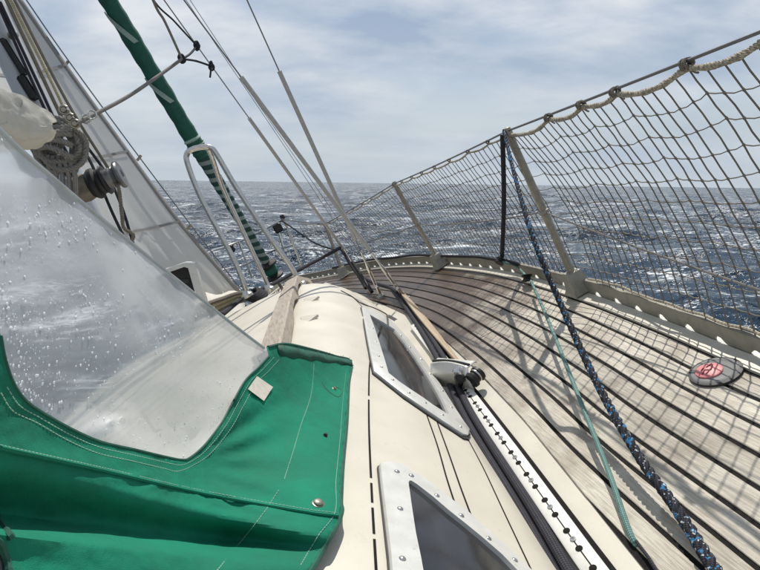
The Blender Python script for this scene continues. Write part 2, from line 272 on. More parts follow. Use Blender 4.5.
# ------------------------------------------------------------------ mesh helpers
class MB:
    def __init__(s): s.v = []; s.f = []; s.uv = []
    def add(s, vs, fs, uvs=None):
        o = len(s.v); s.v += [tuple(p) for p in vs]; s.f += [tuple(i+o for i in fc) for fc in fs]
        s.uv += (uvs if uvs else [[(0, 0)]*len(fc) for fc in fs]); return s
    def tube(s, pts, r, n=8, caps=True):
        pts = [Vector(p) for p in pts]; m = len(pts); rr = r if isinstance(r, (list, tuple)) else [r]*m
        t0 = (pts[1]-pts[0]).normalized(); nrm = t0.orthogonal().normalized(); vs = []; L = 0; ls = []
        for i, p in enumerate(pts):
            if i: L += (p-pts[i-1]).length
            ls.append(L)
            tg = (pts[min(i+1, m-1)]-pts[max(i-1, 0)])
            tg = tg.normalized() if tg.length > 1e-9 else t0
            nrm = (nrm - tg*nrm.dot(tg)); nrm = nrm.normalized() if nrm.length > 1e-6 else tg.orthogonal().normalized()
            b = tg.cross(nrm)
            for k in range(n):
                a = 2*math.pi*k/n; vs.append(p + (nrm*math.cos(a)+b*math.sin(a))*rr[i])
        fs = []; uv = []
        for i in range(m-1):
            for k in range(n):
                k2 = (k+1) % n
                fs.append((i*n+k, i*n+k2, (i+1)*n+k2, (i+1)*n+k))
                uv.append([(k/n, ls[i]), ((k+1)/n, ls[i]), ((k+1)/n, ls[i+1]), (k/n, ls[i+1])])
        if caps:
            fs.append(tuple(reversed(range(n)))); uv.append([(0, 0)]*n); fs.append(tuple((m-1)*n+k for k in range(n))); uv.append([(0, 0)]*n)
        return s.add(vs, fs, uv)
    def box(s, c, size, X=(1, 0, 0), Y=(0, 1, 0), Z=None, bev=0.0):
        c = Vector(c); X = Vector(X).normalized(); Y = Vector(Y); Y = (Y-X*Y.dot(X)).normalized(); Zv = X.cross(Y)
        a, b, d = (q/2 for q in size)
        if not bev:
            vs = [c+X*a*i+Y*b*j+Zv*d*k for k in (-1, 1) for j in (-1, 1) for i in (-1, 1)]
            return s.add(vs, [(0, 2, 3, 1), (4, 5, 7, 6), (0, 1, 5, 4), (2, 6, 7, 3), (0, 4, 6, 2), (1, 3, 7, 5)])
        e = bev; rings = [(a-e, b-e, -d), (a, b, -d+e), (a, b, d-e), (a-e, b-e, d)]
        vs = []
        for (aa, bb, zz) in rings:
            for (i, j) in ((-1, -1), (1, -1), (1, 1), (-1, 1)):
                vs += [c+X*(i*(aa-e if (i*j > 0) else aa))+Y*(j*(bb if (i*j > 0) else bb-e))+Zv*zz,
                       c+X*(i*(aa if (i*j > 0) else aa-e))+Y*(j*(bb-e if (i*j > 0) else bb))+Zv*zz]
        fs = [tuple(reversed(range(8))), tuple(range(24, 32))]
        for q in range(3):
            for k in range(8): fs.append((q*8+k, q*8+(k+1) % 8, q*8+8+(k+1) % 8, q*8+8+k))
        return s.add(vs, fs)
    def lathe(s, c, axis, prof, n=20, ref=None):
        c = Vector(c); A = Vector(axis).normalized(); X = (Vector(ref)-A*A.dot(Vector(ref))).normalized() if ref else A.orthogonal().normalized(); Y = A.cross(X)
        vs = []; m = len(prof)
        for (r, h) in prof:
            for k in range(n):
                a = 2*math.pi*k/n; vs.append(c+A*h+(X*math.cos(a)+Y*math.sin(a))*r)
        fs = []; uv = []
        for i in range(m-1):
            for k in range(n):
                k2 = (k+1) % n; fs.append((i*n+k, i*n+k2, (i+1)*n+k2, (i+1)*n+k))
                uv.append([(k/n, prof[i][1]), ((k+1)/n, prof[i][1]), ((k+1)/n, prof[i+1][1]), (k/n, prof[i+1][1])])
        fs.append(tuple(reversed(range(n)))); uv.append([(0, 0)]*n); fs.append(tuple((m-1)*n+k for k in range(n))); uv.append([(0, 0)]*n)
        return s.add(vs, fs, uv)
    def grid(s, rows, closed=False):
        """rows: list of equal-length point lists"""
        n = len(rows[0]); vs = [p for r in rows for p in r]; fs = []; uv = []
        for i in range(len(rows)-1):
            for k in range(n-1):
                fs.append((i*n+k, i*n+k+1, (i+1)*n+k+1, (i+1)*n+k))
                uv.append([(k/n, i/len(rows)), ((k+1)/n, i/len(rows)), ((k+1)/n, (i+1)/len(rows)), (k/n, (i+1)/len(rows))])
        return s.add(vs, fs, uv)
    def build(s, name, m, parent=None, base=None, smooth=True, thick=0.0, stuff=False, mods=()):
        """one mesh object; vertices come in boat coordinates and are stored relative to the thing's base"""
        b = Vector(base) if base is not None else (Vector(parent['_b']) if parent is not None else Vector((0, 0, 0)))
        me = bpy.data.meshes.new(name); me.from_pydata([tuple(Vector(p)-b) for p in s.v], [], s.f)
        uvl = me.uv_layers.new(name='uv'); flat = [c for fc in s.uv for p in fc for c in p]
        if len(flat) == len(uvl.data)*2: uvl.data.foreach_set('uv', flat)
        me.validate(); me.update()
        if smooth:
            me.polygons.foreach_set('use_smooth', [True]*len(me.polygons))
            me.set_sharp_from_angle(angle=math.radians(38))
        me.materials.append(m if not isinstance(m, str) else M_[m])
        o = bpy.data.objects.new(name, me); C.objects.link(o)
        if parent is not None: o.parent = parent; o['_b'] = tuple(b)
        else: o.matrix_world = Mb @ Matrix.Translation(b); o['_b'] = tuple(b)
        if thick:
            md = o.modifiers.new('thickness', 'SOLIDIFY'); md.thickness = thick; md.offset = 0
        if stuff: o['kind'] = 'stuff'
        return o
def thing(name, label, cat, base=(0, 0, 0), group=None):
    o = bpy.data.objects.new(name, None); C.objects.link(o); o.empty_display_size = .1
    o.matrix_world = Mb @ Matrix.Translation(Vector(base)); o['_b'] = tuple(base); tag(o, label, cat, group); return o
def tag(o, label, cat, group=None):
    o['label'] = label; o['category'] = cat
    if group: o['group'] = group
    return o
def spline(pts, n=8):
    """Catmull-Rom through the points"""
    P = [Vector(p) for p in pts]; P = [P[0]*2-P[1]]+P+[P[-1]*2-P[-2]]; out = []
    for i in range(1, len(P)-2):
        a, b, c, d = P[i-1:i+3]
        for k in range(n):
            t = k/n; out.append(.5*((2*b)+(c-a)*t+(2*a-5*b+4*c-d)*t*t+(3*b-a-3*c+d)*t**3))
    out.append(P[-2]); return out
def sag(a, b, s, n=10, side=(0, 0, 0)):
    a, b = Vector(a), Vector(b); dn = (Mb.to_3x3().inverted() @ Vector((0, 0, -1)))
    return [a.lerp(b, i/n)+(dn*s+Vector(side))*(4*(i/n)*(1-i/n)) for i in range(n+1)]
def twisted(mb, pts, r, strands=3, pitch=.05, n=7):
    """laid rope: real strands wound round the path"""
    P_ = [Vector(p) for p in pts]; L = [0]
    for a, b in zip(P_, P_[1:]): L.append(L[-1]+(b-a).length)
    rr = r if isinstance(r, (list, tuple)) else [r]*len(P_)
    st = min(pitch/7, .01); m = max(3, int(L[-1]/st)); fr = []; nrm = (P_[1]-P_[0]).orthogonal().normalized()
    for i in range(m+1):
        l = L[-1]*i/m; k = int(np.searchsorted(L, l, side='right')-1); k = min(k, len(P_)-2); t = (l-L[k])/max(1e-9, L[k+1]-L[k])
        c = P_[k].lerp(P_[k+1], t); tg = (P_[k+1]-P_[k]).normalized(); nrm = (nrm-tg*nrm.dot(tg)).normalized(); fr.append((c, nrm.copy(), tg.cross(nrm), rr[k]*(1-t)+rr[k+1]*t, l))
    for s_ in range(strands):
        ph = 2*math.pi*s_/strands; pp = []; r2 = []
        for (c, a, b, q, l) in fr:
            w = ph+2*math.pi*l/pitch; pp.append(c+(a*math.cos(w)+b*math.sin(w))*q*.48); r2.append(q*.56)
        mb.tube(pp, r2, n)
    return mb
def I(x, xs, ys): return float(np.interp(x, xs, ys))

# ------------------------------------------------------------------ THE SEA
SL = (2.2, 4.2, 4.2, 3.0)
def make_sea():
    # ring radii are logarithmic so the mesh is fine beside the boat and coarse at the horizon
    rad = np.concatenate([[0.0], np.geomspace(1.2, 12000, 640)])
    ang = np.concatenate([np.radians(np.linspace(-58, 58, 760)), np.radians(np.linspace(60, 300, 150))])
    R, A = np.meshgrid(rad, ang, indexing='ij')
    X0, Y0 = R*np.sin(A), R*np.cos(A); X, Y, Zz = X0.copy(), Y0.copy(), np.zeros_like(X0)
    sp = R*.0146+.01
    spa = R*np.radians(.155)
    nW = 90; lam = np.geomspace(.45, 26, nW)
    for i in range(nW):
        l = lam[i]; k = 2*math.pi/l
        th = math.radians(205)+rng.normal(0, .55)            # waves run from ahead-right to behind-left
        amp = .0108*l**.86*(1 if l < 9 else (9/l)**.9)
        w = np.clip((l/(2.6*sp))-1, 0, 1)*np.clip(R/5, .15, 1)
        ph = rng.rand()*2*math.pi; cxx, cyy = math.sin(th), math.cos(th)
        q = k*(X0*cxx+Y0*cyy)+ph
        mod = .65+.35*np.sin(q*.13+ph*3+X0*.05)
        Zz += w*amp*mod*np.cos(q); X -= .8*w*amp*mod*cxx*np.sin(q); Y -= .8*w*amp*mod*cyy*np.sin(q)
    nr, na = X.shape; vs = np.stack([X, Y, Zz], -1).reshape(-1, 3)
    i, j = np.meshgrid(np.arange(nr-1), np.arange(na), indexing='ij'); j2 = (j+1) % na
    q = np.stack([i*na+j, (i+1)*na+j, (i+1)*na+j2, i*na+j2], -1).reshape(-1, 4)[:, ::-1]
    me = bpy.data.meshes.new('sea'); me.vertices.add(len(vs)); me.vertices.foreach_set('co', vs.ravel())
    me.loops.add(q.size); me.polygons.add(len(q)); me.loops.foreach_set('vertex_index', q.ravel().astype(np.int32))
    me.polygons.foreach_set('loop_start', (np.arange(len(q))*4).astype(np.int32)); me.polygons.foreach_set('loop_total', np.full(len(q), 4, np.int32))
    me.update(); me.validate(); me.polygons.foreach_set('use_smooth', [True]*len(me.polygons))
    m = bpy.data.materials.new('sea_water'); m.use_nodes = True; t = m.node_tree; b = t.nodes['Principled BSDF']
    b.inputs['IOR'].default_value = 1.33; b.inputs['Roughness'].default_value = .22; b.inputs['Specular IOR Level'].default_value = .5
    co = N(t, 'ShaderNodeTexCoord'); P = co.outputs['Object']
    def nz(scale, det, stretch, rot, dist=0.0):
        ma = N(t, 'ShaderNodeMapping'); ma.inputs['Scale'].default_value = stretch; ma.inputs['Rotation'].default_value = (0, 0, rot); t.links.new(P, ma.inputs[0])
        x = N(t, 'ShaderNodeTexNoise', Scale=scale, Detail=det, Roughness=.62, Distortion=dist); t.links.new(ma.outputs[0], x.inputs['Vector']); return x
    rot = math.radians(25)
    big = nz(.16, 3, (.55, 1.5, 1), rot, .4); mid = nz(1.5, 5, (.6, 1.5, 1), rot, .5); fine = nz(7.0, 5, (.7, 1.3, 1), rot, .3); mic = nz(26, 2, (1, 1.2, 1), rot)
    # small-wave slopes as a normal offset, so that far facets keep their tilt
    geo = N(t, 'ShaderNodeNewGeometry')
    gust = N(t, 'ShaderNodeMapRange'); gust.inputs['From Min'].default_value = .35; gust.inputs['From Max'].default_value = .65
    gust.inputs['To Min'].default_value = .7; gust.inputs['To Max'].default_value = 1.25; t.links.new(big.outputs['Fac'], gust.inputs['Value'])
    acc = None
    for x, k in ((big, SL[0]), (mid, SL[1]), (fine, SL[2]), (mic, SL[3])):
        v = N(t, 'ShaderNodeVectorMath', _operation='SUBTRACT'); v.inputs[1].default_value = (.5, .5, .5); t.links.new(x.outputs['Color'], v.inputs[0])
        w = N(t, 'ShaderNodeVectorMath', _operation='MULTIPLY'); w.inputs[1].default_value = (k, k, 0); t.links.new(v.outputs[0], w.inputs[0])
        if acc is None: acc = w
        else:
            z = N(t, 'ShaderNodeVectorMath', _operation='ADD'); t.links.new(acc.outputs[0], z.inputs[0]); t.links.new(w.outputs[0], z.inputs[1]); acc = z
    gs = N(t, 'ShaderNodeVectorMath', _operation='SCALE'); t.links.new(acc.outputs[0], gs.inputs[0]); t.links.new(gust.outputs[0], gs.inputs['Scale'])
    sm = N(t, 'ShaderNodeVectorMath', _operation='ADD'); t.links.new(gs.outputs[0], sm.inputs[0]); t.links.new(geo.outputs['Normal'], sm.inputs[1])
    nn = N(t, 'ShaderNodeVectorMath', _operation='NORMALIZE'); t.links.new(sm.outputs[0], nn.inputs[0]); t.links.new(nn.outputs[0], b.inputs['Normal'])
    # broken foam plus sun glitter painted white: crests of the noise, streaked down wind
    f1 = nz(.55, 7, (.55, 1.6, 1), rot, .8); f2 = nz(5.5, 5, (.6, 1.6, 1), rot, 1.2)
    mu = N(t, 'ShaderNodeMath', _operation='MULTIPLY'); t.links.new(f1.outputs['Fac'], mu.inputs[0]); t.links.new(f2.outputs['Fac'], mu.inputs[1])
    fr = N(t, 'ShaderNodeMapRange'); fr.inputs['From Min'].default_value = .295; fr.inputs['From Max'].default_value = .36; t.links.new(mu.outputs[0], fr.inputs['Value'])
    body = N(t, 'ShaderNodeMix', _data_type='RGBA'); body.inputs[6].default_value = (.003, .012, .030, 1); body.inputs[7].default_value = (.012, .042, .074, 1)
    t.links.new(big.outputs['Fac'], body.inputs[0])
    mixf = N(t, 'ShaderNodeMix', _data_type='RGBA'); mixf.inputs[7].default_value = (.72, .76, .78, 1)
    t.links.new(fr.outputs[0], mixf.inputs[0]); t.links.new(body.outputs[2], mixf.inputs[6]); t.links.new(mixf.outputs[2], b.inputs['Base Color'])
    rf = N(t, 'ShaderNodeMapRange'); rf.inputs['To Min'].default_value = .22; rf.inputs['To Max'].default_value = .75; t.links.new(fr.outputs[0], rf.inputs['Value']); t.links.new(rf.outputs[0], b.inputs['Roughness'])
    me.materials.append(m); o = bpy.data.objects.new('sea', me); C.objects.link(o); o['kind'] = 'structure'; o['label'] = 'choppy dark blue sea with sparkling crests'
make_sea()

# ------------------------------------------------------------------ THE BOAT: plan shape
AX0, AX1 = Vector((-.90, 0, 0)), Vector((-.30, 6.4, 0)); AXD = (AX1-AX0).normalized(); AXN = Vector((AXD.y, -AXD.x, 0))
def mirror(p):
    p = Vector(p); d = (p-AX0).dot(AXN); return p-AXN*2*d
def axis_x(y): return AX0.x+(AX1.x-AX0.x)*y/6.4
edge_ctl = [(.50, -2.2), (.66, -1.0), (.77, .0), (.815, .55), (.84, 1.09), (.872, 1.45), (.90, 1.99), (.89, 2.73), (.79, 3.5), (.66, 4.08), (.47, 4.66), (.10, 5.5), (-.30, 6.42)]
EDGE = spline([(a, b, 0) for a, b in edge_ctl], 10)
def resample(P, step):
    out = [P[0].copy()]; acc = 0
    for a, b in zip(P, P[1:]):
        L = (b-a).length; d = step-acc
        while d <= L: out.append(a.lerp(b, d/L)); d += step
        acc = (acc+L) % step if L else acc
    return out
EDGE = resample(EDGE, .04)
def enorm(P, i):
    t = (P[min(i+1, len(P)-1)]-P[max(i-1, 0)]).normalized(); return Vector((-t.y, t.x, 0))      # inboard for a starboard edge running forward
EN = [enorm(EDGE, i) for i in range(len(EDGE))]
def smooth_n(nn, w):
    out = []
    for i in range(len(nn)):
        a = sum((nn[j] for j in range(max(0, i-w), min(len(nn), i+w+1))), Vector()); out.append(a.normalized())
    return out
EN = smooth_n(smooth_n(EN, 9), 6)
def edge_at(y, z=0.0, inb=0.0):
    for i in range(len(EDGE)-1):
        if EDGE[i].y <= y <= EDGE[i+1].y:
            t = (y-EDGE[i].y)/(EDGE[i+1].y-EDGE[i].y); p = EDGE[i].lerp(EDGE[i+1], t)+EN[i]*inb; return Vector((p.x, p.y, z))
    return Vector((EDGE[-1].x, EDGE[-1].y, z))
# cabin: foot line, crease line and roof
YS = [-1.4, -.5, .3, .8, 1.2, 1.75, 2.3, 3.0, 3.6, 4.3, 5.0]
BX = [0.0, .06, .12, .135, .17, .21, .245, .275, .265, .19, .10]
CX = [-.40, -.30, -.20, -.125, -.052, .055, .145, .20, .20, .13, .05]
CZ = [.38, .38, .37, .345, .31, .262, .20, .135, .10, .055, .012]
ZR = [.47, .47, .465, .46, .455, .45, .445, .435, .30, .12, .014]
def Bf(y): return I(y, YS, BX)
def cabin_row(y):
    bx, cxx, cz, zr = Bf(y), I(y, YS, CX), I(y, YS, CZ), I(y, YS, ZR)
    ax = axis_x(y); row = [Vector((bx+.004, y, -.02)), Vector((bx, y, .012))]
    for k in range(1, 9):
        t = k/8; row.append(Vector((bx+(cxx-bx)*t, y, .012+(cz-.012)*(t+.10*math.sin(math.pi*t)))))
    for k in range(1, 19):
        t = (k/18)**1.25; x = cxx+(ax-cxx)*t; d = cxx-x
        z = cz+(zr-cz)*(1-math.exp(-d/.13)) + .012*t
        row.append(Vector((x, y, z)))
    return row
def full_row(y):
    r = cabin_row(y); return r+[mirror(p) for p in reversed(r[:-1])]
cab_ys = list(np.linspace(-1.4, 2.95, 60))+list(np.linspace(3.0, 5.0, 34))
rows = [full_row(y) for y in cab_ys]
cab = MB().grid(rows); cab.add([*rows[-1]], [tuple(range(len(rows[-1])))])
bvh_cab = BVHTree.FromPolygons([Vector(p) for p in cab.v], cab.f)
def ON(u, v, off=0.0):
    """where the line of sight through (u, v) meets the cabin, lifted off it"""
    h = bvh_cab.ray_cast(EYE, RAYB(u, v))
    if h[0] is None: return PZ(u, v, .3)
    n = h[1]; n = n if n.dot(RAYB(u, v)) < 0 else -n
    return h[0]+n*off
def ONN(u, v):
    h = bvh_cab.ray_cast(EYE, RAYB(u, v)); n = h[1] if h[0] is not None else Vector((0, 0, 1)); return n if n.z > 0 else -n

boat = thing('sailboat', 'heeled white sailing yacht with a cream cabin top and teak side deck', 'sailboat', (-.75, 2.0, 0))
# hull: sections from deck edge down to the keel line
hrows = []
for i in range(0, len(EDGE), 4):
    e = EDGE[i]-EN[i]*.028; a = Vector((axis_x(e.y), e.y, 0)); row = []
    for (w, z) in ((1, -.001), (1.01, -.10), (1.0, -.35), (.93, -.75), (.72, -1.05), (.35, -1.25), (0, -1.3)):
        p = a+(e-a)*w*(1 if z > -.4 else 1); row.append(Vector((p.x, p.y, z if e.y < 5 else z*max(.25, (6.9-e.y)/1.9))))
    hrows.append(row+[mirror(p) for p in reversed(row[:-1])])
hm = MB().grid(hrows); hm.add(hrows[0], [tuple(range(len(hrows[0])))]); hm.build('hull', 'hull', boat)
# sub-deck: cream gelcoat with the planks lying on it
dk = []
for i in range(len(EDGE)):
    e = EDGE[i]-EN[i]*.028; m_ = mirror(e); dk.append([e.lerp(m_, k/12)+Vector((0, 0, -.006)) for k in range(13)])
deck = MB().grid(dk).build('deck', 'gel', boat)
cabo = cab.build('coachroof', 'gel', boat)

# inner limit of the teak on the starboard side deck
IY = [-2, .3, .8, 1.27, 1.6, 2.08, 2.5, 3.0, 3.3, 3.6, 4.3, 5.0, 5.3, 5.5]
IX = [-.0, .215, .262, .320, .345, .372, .38, .345, .315, .275, .20, .11, axis_x(5.3)+.035, axis_x(5.5)+.035]
def inner(y): return I(y, IY, IX) if y < 5.5 else axis_x(y)+.035
dmax = []
for i, e in enumerate(EDGE):
    d = 0
    while d < 1.6:
        q = e+EN[i]*d
        if q.x <= inner(q.y): break
        d += .0015
    dmax.append(d)
dmax = [dmax[i] if not (8 < i < len(dmax)-9) else float(np.mean(dmax[i-4:i+5])) for i in range(len(dmax))]
SEAM, PW, M0 = .0102, .0625, .058
planks = []
def plank_mesh(d1, d2, i0, i1):
    mb = MB(); top = []
    for i in range(i0, i1+1):
        b = min(d2, dmax[i]); a = min(d1, b-.001); w = EN[i]; e = EDGE[i] if i != i1 or i1 >= len(EDGE)-1 else EDGE[i].lerp(EDGE[i-1], .10); z = .0
        ch = .0012
        top.append([e+w*a+Vector((0, 0, -.006)), e+w*a+Vector((0, 0, z-ch)), e+w*(a+ch)+Vector((0, 0, z)), e+w*max(a, b-ch)+Vector((0, 0, z)), e+w*b+Vector((0, 0, z-ch)), e+w*b+Vector((0, 0, -.006))])
    mb.grid(top); return mb
caulk = MB(); cr_ = []
for i, e in enumerate(EDGE):
    cr_.append([e+EN[i]*(M0-SEAM)+Vector((0, 0, -.0035)), e+EN[i]*max(M0, dmax[i])+Vector((0, 0, -.0035))])
cpart = caulk.grid(cr_).build('caulking', 'caulk', deck)
k = 0; first = True
while M0+k*PW < 1.6:
    d1 = M0+k*PW; d2 = d1+PW-SEAM
    idx = [i for i in range(len(EDGE)) if dmax[i] > d1+.008]
    if len(idx) > 3:
        # runs of consecutive stations; butt joints split long runs
        runs = []; st = idx[0]
        for a, b in zip(idx, idx[1:]+[None]):
            if b != a+1: runs.append((st, a)); st = b
        for (a, b) in runs:
            if b-a < 2: continue
            j = a+random.randint(105, 145)
            cuts = [a]
            while j < b-20: cuts.append(j); j += random.randint(68, 105)
            cuts.append(b)
            for c0, c1 in zip(cuts, cuts[1:]):
                o = plank_mesh(d1, d2, c0, c1)
                pl = o.build('teak_plank', 'teak', deck)
                o2 = MB(); o2.v = [tuple(mirror(p)) for p in o.v]; o2.f = [tuple(reversed(x)) for x in o.f]; o2.uv = [list(reversed(x)) for x in o.uv]
                ys_ = [p[1] for p in o.v]
                if max(ys_) > 3.2 or True: o2.build('teak_plank', 'teak', deck)
    k += 1
cm = MB(); cm.grid([[mirror(a), mirror(b)] for a, b in [(r[0], r[1]) for r in cr_]]).build('caulking', 'caulk', deck)

# toe rail: upright perforated aluminium strip with drain slots and a rolled top
def toe_rail(mir):
    pts = resample(EDGE, .01); nn = [enorm(pts, i) for i in range(len(pts))]
    lo, hi, ou = [], [], []; rowsm = []
    for i, p in enumerate(pts):
        s = (i*.01) % .125; hgt = .054
        slot = max(0.0, 1-((s-.0625)/.019)**2)**.5 if abs(s-.0625) < .019 else 0
        zb = .001+.019*slot
        n = nn[i]; P = lambda inb, z: (p+n*inb+Vector((0, 0, z)))
        r = [P(.0, zb), P(-.002, hgt-.008), P(-.005, hgt), P(-.016, hgt+.002), P(-.018, hgt-.004), P(-.008, hgt-.006), P(-.006, zb), P(.0, zb)]
        rowsm.append([mirror(q) for q in reversed(r)] if mir else r)
    r = MB().grid(rowsm).build('toe_rail', 'rail', boat)
    # base flange and bolts
    fl = MB(); fr = []
    for i, p in enumerate(pts[::3]):
        n = nn[i*3]; r4 = [p+n*.002+Vector((0, 0, .001)), p+n*.002+Vector((0, 0, .004)), p+n*.047+Vector((0, 0, .004)), p+n*.048+Vector((0, 0, -.004))]
        fr.append([mirror(q) for q in reversed(r4)] if mir else r4)
    fl.grid(fr).build('covering_board', 'gel', r)
    cap = []
    for i, p in enumerate(pts[::3]):
        n = nn[i*3]; r4 = [p-n*.001+Vector((0, 0, .0)), p-n*.012+Vector((0, 0, .003)), p-n*.03+Vector((0, 0, -.002)), p-n*.036+Vector((0, 0, -.03)), p-n*.03+Vector((0, 0, -.035))]
        cap.append([mirror(q) for q in reversed(r4)] if mir else r4)
    MB().grid(cap).build('gunwale', 'white', boat)
toe_rail(False); toe_rail(True)

# trim lines on the cabin side (dark recessed seams), all laid 1.2 mm proud of the gelcoat
def strip_on(uvs, w, name, m, parent, off=.0015, dash=None, n=14):
    P = spline([(a, b, 0) for a, b in uvs], n); pts = [ON(p.x, p.y, off) for p in P]; nm = [ONN(p.x, p.y) for p in P]
    mb = MB(); seg = []; L = 0
    for i in range(len(pts)):
        t = (pts[min(i+1, len(pts)-1)]-pts[max(0, i-1)]).normalized(); s_ = t.cross(nm[i]).normalized()
        if i: L += (pts[i]-pts[i-1]).length
        on = (dash is None) or ((L % dash[0]) > dash[1])
        if on: seg.append([pts[i]-s_*w/2-nm[i]*.003, pts[i]-s_*w/2, pts[i]+s_*w/2, pts[i]+s_*w/2-nm[i]*.003])
        if (not on or i == len(pts)-1):
            if len(seg) > 1: mb.grid(seg)
            seg = []
    return mb.build(name, m, parent)
strip_on([(352, 296), (366, 314), (371, 345), (369, 375), (369, 430), (372, 500), (376, 570), (378, 610)], .0042, 'trim_line', 'caulk', cabo, dash=(.085, .004), n=26)
strip_on([(424, 408), (437, 445), (447, 480), (460, 520)], .0032, 'trim_line', 'caulk', cabo)
strip_on([(434, 414), (449, 455), (462, 492), (478, 534)], .0032, 'trim_line', 'caulk', cabo)
strip_on([(466, 436), (484, 470), (505, 515), (531, 570), (545, 600)], .0026, 'trim_line', 'caulk', cabo)
strip_on([(341, 291), (352, 297), (360, 303), (378, 310), (396, 320)], .012, 'trim_strip', 'rubber', cabo, off=.004)

# windows: frame ring + smoked pane + screws, laid on the cabin side
def poly_on(uvs, off): return [ON(u, v, off) for u, v in uvs]
def window(outer, innr, screws, big=.006):
    w = bpy.data.objects.new('window', None); C.objects.link(w); w.parent = boat; w['_b'] = boat['_b']
    n = len(outer)
    def ringm(off_o, off_i, lift):
        mb = MB(); o0 = [ON(*p, .0005) for p in outer]; o1 = [ON(*p, lift*.75) for p in outer]
        ctr = sum(o1, Vector())/n
        o2 = [p.lerp(ctr, .018) + ONN(*q)*(lift*.25) for p, q in zip(o1, outer)]
        i1 = [ON(*p, lift) for p in innr]; i0 = [ON(*p, lift*.35) for p in innr]
        rows_ = [r+[r[0]] for r in (o0, o1, o2, i1, i0)]
        mb.grid(rows_); return mb
    fr = ringm(0, 0, .014).build('frame', 'frame', w)
    # black seal under the frame
    c0 = sum((ON(*p, 0) for p in outer), Vector())/n
    a = [c0+(ON(*p, .0)-c0)*1.025 for p in outer]; b_ = [c0+(ON(*p, .0045)-c0)*1.025+Vector((0, 0, .0)) for p in outer]; c_ = [ON(*p, .0048) for p in outer]
    MB().grid([r+[r[0]] for r in (a, b_, c_)]).build('seal', 'rubber', w)
    pn = [ON(*p, .0062) for p in innr]; pc = sum(pn, Vector())/n
    pan = MB()
    uc = sum(p[0] for p in innr)/len(innr); vc_ = sum(p[1] for p in innr)/len(innr)
    rws = [[ON(q[0]+(uc-q[0])*t, q[1]+(vc_-q[1])*t, .0062) for q in innr+innr[:1]] for t in (0, .2, .4, .6, .8, .995)]; pan.grid(rws)
    pan.build('pane', 'glass', w)
    for (u, v) in screws:
        MB().lathe(ON(u, v, .0125), ONN(u, v), [(big, 0), (big, .001), (big*.75, .003), (big*.3, .0042)], 10).build('screw', 'steel', w)
    return w
def dens(poly, per):
    """points along a closed outline with rounded sampling, 'per' points per side"""
    out = []
    for a, b in zip(poly, poly[1:]+poly[:1]):
        for k in range(per): out.append((a[0]+(b[0]-a[0])*k/per, a[1]+(b[1]-a[1])*k/per))
    return out
o1 = [(361, 309), (368, 311), (380, 316), (392, 324), (408, 342), (425, 366), (440, 390), (451, 408), (461, 424), (468, 434), (466, 438), (461, 437), (441, 424), (422, 411), (403, 398), (388, 386), (373, 374), (370, 360), (367, 344), (364, 326)]
i1_ = [(368, 317), (373, 320), (382, 325), (393, 332), (404, 345), (414, 359), (423, 373), (432, 388), (440, 403), (446, 417), (445, 418), (442, 416), (431, 409), (420, 401), (408, 393), (398, 386), (387, 377), (383, 363), (378, 346), (373, 331)]
window(o1, i1_, [(371, 331), (374, 345), (377, 360), (380, 371), (391, 384), (407, 397), (423, 407), (440, 419), (458, 431), (449, 411), (440, 394), (428, 377), (419, 362), (408, 350), (399, 338)], .0055)
o2 = [(378, 470), (382, 467), (390, 467), (399, 469), (421, 483), (444, 501), (466, 518), (490, 540), (514, 562), (538, 586), (552, 602), (545, 612), (500, 615), (460, 618), (420, 618), (396, 616), (391, 600), (388, 560), (384, 525), (380, 490)]
i2 = [(406, 489), (407, 487), (409, 487), (415, 491), (430, 503), (446, 517), (462, 530), (480, 545), (498, 561), (514, 578), (524, 590), (516, 597), (490, 600), (465, 602), (445, 604), (428, 602), (423, 592), (418, 565), (413, 540), (409, 512)]
window(o2, i2, [(395, 478), (409, 482), (398, 516), (458, 522), (400, 567), (511, 567), (434, 502), (485, 545)], .0062)

# weathered wooden grab rail on the roof
def grab_rail():
    r = bpy.data.objects.new('grab_rail', None); C.objects.link(r); r.parent = boat; r['_b'] = boat['_b']
    a = ON(276, 352, 0)+Vector((0, -.15, 0)); b = ON(307, 284, 0)
    mb = MB(); rowsr = []; n = 28
    for i in range(n+1):
        t = i/n; c = a.lerp(b, t); h = bvh_cab.ray_cast(Vector((c.x, c.y, 2)), Vector((0, 0, -1))); zb = (h[0].z if h[0] else c.z)
        gap = 0.0
        for gc in (.36, .60, .84):
            gap = max(gap, max(0, 1-((t-gc)/.095)**4))
        w = .040-.006*t; z0 = zb+.002+.020*gap; z1 = zb+.055-.006*t; X = Vector((1, -.03, 0)).normalized()
        rowsr.append([c*1+X*s_*w+Vector((0, 0, zz-c.z)) for s_, zz in ((-1, z0), (-1, z1-.006), (-.85, z1), (.85, z1), (1, z1-.006), (1, z0), (-1, z0))])
    mb.grid(rowsr); mb.add(rowsr[0][:-1], [(0, 1, 2, 3, 4, 5)]); mb.add(rowsr[-1][:-1], [(5, 4, 3, 2, 1, 0)])
    mb.build('handrail_timber', 'wood', r)
grab_rail()
# small cream fairing wedges right of the rail
for (u, v, s) in ((313, 300, 1), (311, 319, .9)):
    c = ON(u, v, .004); MB().add([c+Vector((-.035, .05, .016)), c+Vector((.03, .0, .0)), c+Vector((-.035, -.05, .0)), c+Vector((-.035, .05, -.01)), c+Vector((.03, 0, -.01)), c+Vector((-.035, -.05, -.01))],
        [(0, 2, 1), (0, 1, 4, 3), (1, 2, 5, 4), (0, 3, 5, 2)]).build('roof_fairing', 'gel', cabo, smooth=False)

